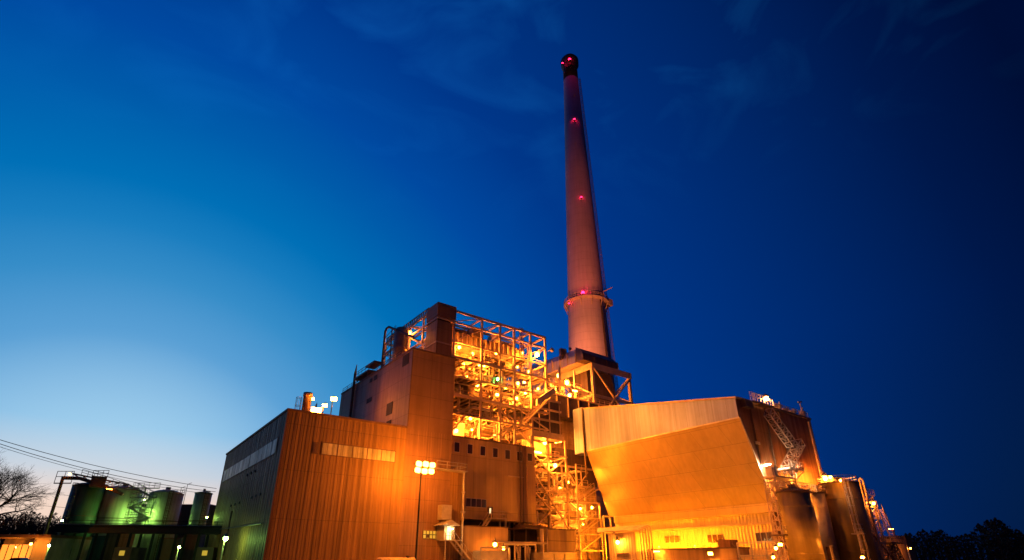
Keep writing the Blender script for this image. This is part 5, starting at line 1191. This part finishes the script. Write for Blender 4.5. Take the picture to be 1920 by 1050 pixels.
# inside the braced frame, right of the tan block
for (px, py, Y, pw, lab, r_) in (
    (1009, 848, 81.3, 1500, 'very bright lamp at the upper left corner of the braced frame', .34), (1022, 831, 84.6, 1500, 'left lamp against the bright panel under the dark banded box', .28), (1047, 829, 84.6, 1500, 'right lamp against the bright panel under the dark banded box', .32),
    (1041, 873, 81.2, 1300, 'large star-shaped lamp in the upper half of the braced frame', .32), (1064, 904, 84, 700, 'small lamp at the right column of the braced frame', .2), (1025, 938, 83.4, 500, 'tiny lamp low in the braced frame', .14), (1040, 960, 85.8, 1500, 'hidden lamp behind the large pipe', .15), (1050, 915, 86, 1500, 'hidden lamp behind the cross braces', .15),
    (1088, 954, 82.4, 900, 'left of two lamps in the narrow stair tower', .22), (1110, 952, 82.4, 900, 'right of two lamps in the narrow stair tower', .22), (1093, 983, 86, 1000, 'low lamp in the narrow stair tower', .15), (1082, 915, 86.6, 900, 'lamp behind the upper braces of the narrow stair tower', .12)):
    L3(px, py, Y, pw*4, lab, r_)
# under the flue duct
for (px, py, Y, pw, lab, r_) in ((1047, 705, 105, 16000, 'upper left lamp under the high duct', .4), (1063, 718, 103, 16000, 'lamp in the middle under the high duct', .5), (1078, 733, 101.5, 5000, 'lamp by the left leg of the duct frame', .34), (1068, 742, 100, 7000, 'lowest lamp under the high duct', .4), (1105, 745, 102.5, 3000, 'lamp at the foot of the cross-braced duct frame', .3), (1040, 730, 99, 5000, 'lamp low at the left under the high duct', .3)):
    L3(px, py, Y, pw, lab, r_)
# right side
L3(1437, 748, 44.8, 900, 'lamp with pink rays on a short mast at the right-hand roof edge', .36, (1, .33, .08), style='pole', ground=25.8)
L3(1438, 872, 44.6, 1800, 'white lamp lighting a patch of the end wall beside the landing', .3, (1, .72, .42))
L3(1547, 897, 42.6, 14000, 'bigger of two joined glaring lamps at the foot of the end wall, over the silos', .36)
L3(1556, 895, 41.5, 3000, 'smaller of two joined glaring lamps over the silos', .26)
L3(1576, 901, 38.6, 200, 'small lamp at the top of the caged silo ladder', .17)
L3(1638, 944, 40.2, 1600, 'rayed lamp on the lattice tower right of the silos', .22)
L3(1671, 992, 42, 900, 'rayed lamp on the arm of the lattice tower, above the small store', .17)
L3(1707, 1028, 44, 200, 'small lamp on a post at the far right of the plant', .13, style='pole')
L3(1617, 1045, 34.5, 4500, 'low lamp at the foot of the right dark silo', .14)
L3(1463, 1021, 38.0, 3500, 'highest of three lamps at the foot of the ladder tower', .15); L3(1455, 1028, 38, 3500, 'middle one of three lamps at the foot of the ladder tower', .18); L3(1450, 1045, 37.5, 3500, 'lowest of three lamps at the foot of the ladder tower', .16)
L3(1485, 905, 43.2, 1600, 'lamp behind the walkway over the left silo', .14)
lamp(onx(1158, 1017, 77.2), 1500, 'wide bright lamp over the louvre of the pump house', None, .32)
lamp(onx(1230, 1034, 80.2), 1300, 'left lamp on the front of the long low building', None, .24, arm=onx(1230, 1026, 81.4)); lamp(onx(1332, 1038, 80.2), 1200, 'right lamp on the front of the long low building', None, .22, arm=onx(1332, 1030, 81.4))
# added lamps behind the low roof, put in to brighten the cream wall
for y, pw, lab in ((74, 14000, 'added roof light at the far end of the long low building'), (67, 17000, 'added roof light in the far half of the long low building'), (59.5, 17000, 'added roof light in the near half of the long low building'), (52, 32000, 'added roof light at the near end of the long low building')):
    lamp((83.5, y, 3.4 if y > 72.5 or y < 53 else 3.6), pw, lab, None, .1, (1, .27, .004), arm=(83.6, y+.1, 3.25))
# mid foreground
L3(928, 1021, 72, 500, 'left lamp of the pair in front of the long plain tan box', .3); L3(944, 1028, 71, 350, 'right lamp of the pair in front of the long plain tan box', .22)
L3(846, 992, 71.8, 300, 'whitish lamp under the hood of the lit porch', .14, (1, .6, .2))
# mercury lamps among the tanks
def LG(px, py, f, pw, lab, r_=.2, col=MERC, **k): return lamp(G(px, py, f), pw, lab, None, r_, col, **k)
LG(423, 1010, 80, 500, 'bright green-yellow yard lamp on a pole at the foot of the hall', .28, style='pole', name='yard_lamp')
LG(336, 1026, 88, 300, 'small green lamp on a pole under the pipe bridge', .16, style='pole', name='yard_lamp')
LG(92, 1023, 88, 200, 'small pale green lamp at the far left of the pipe bridge', .16, style='pole', name='yard_lamp')
LG(484, 1027, 80, 130, 'little lamp on the foot of the hall, right of the bright green one', .14)
LG(117, 976, 104, 60, 'tiny distant lamp at the left end of the dark bridge', .13)
LG(272, 938, 109, 800, 'upper green lamp in the gap between the wide tanks', .2); LG(268, 965, 110, 800, 'lower green lamp in the gap between the wide tanks', .16)
LG(388, 970, 104, 250, 'lamp at the foot of the slim tank', .12); LG(432, 985, 92, 220, 'green lamp low on the far wall of the hall', .14)
LG(58, 1020, 90, 900, 'small orange lamp on the front of the gatehouse', .16, SOD)
LG(30, 1026, 95.5, 500, 'orange lamp inside the glowing front of the gatehouse', .12, SOD)
LG(131, 889, 103.6, 60, 'orange lamp at the upper end of the pipe gallery', .16, SOD); LG(205, 917, 105, 60, 'orange lamp on the gallery between the green and the pale tank', .2, SOD)
# roof of the tower
L3(717, 681, 96, 300, 'small lamp at the foot of the inverted-U pipe', .14)
lamp((40.2, 87, 35.4), 900, 'lamp hidden behind the tower roof edge near the vessel', None, .14)
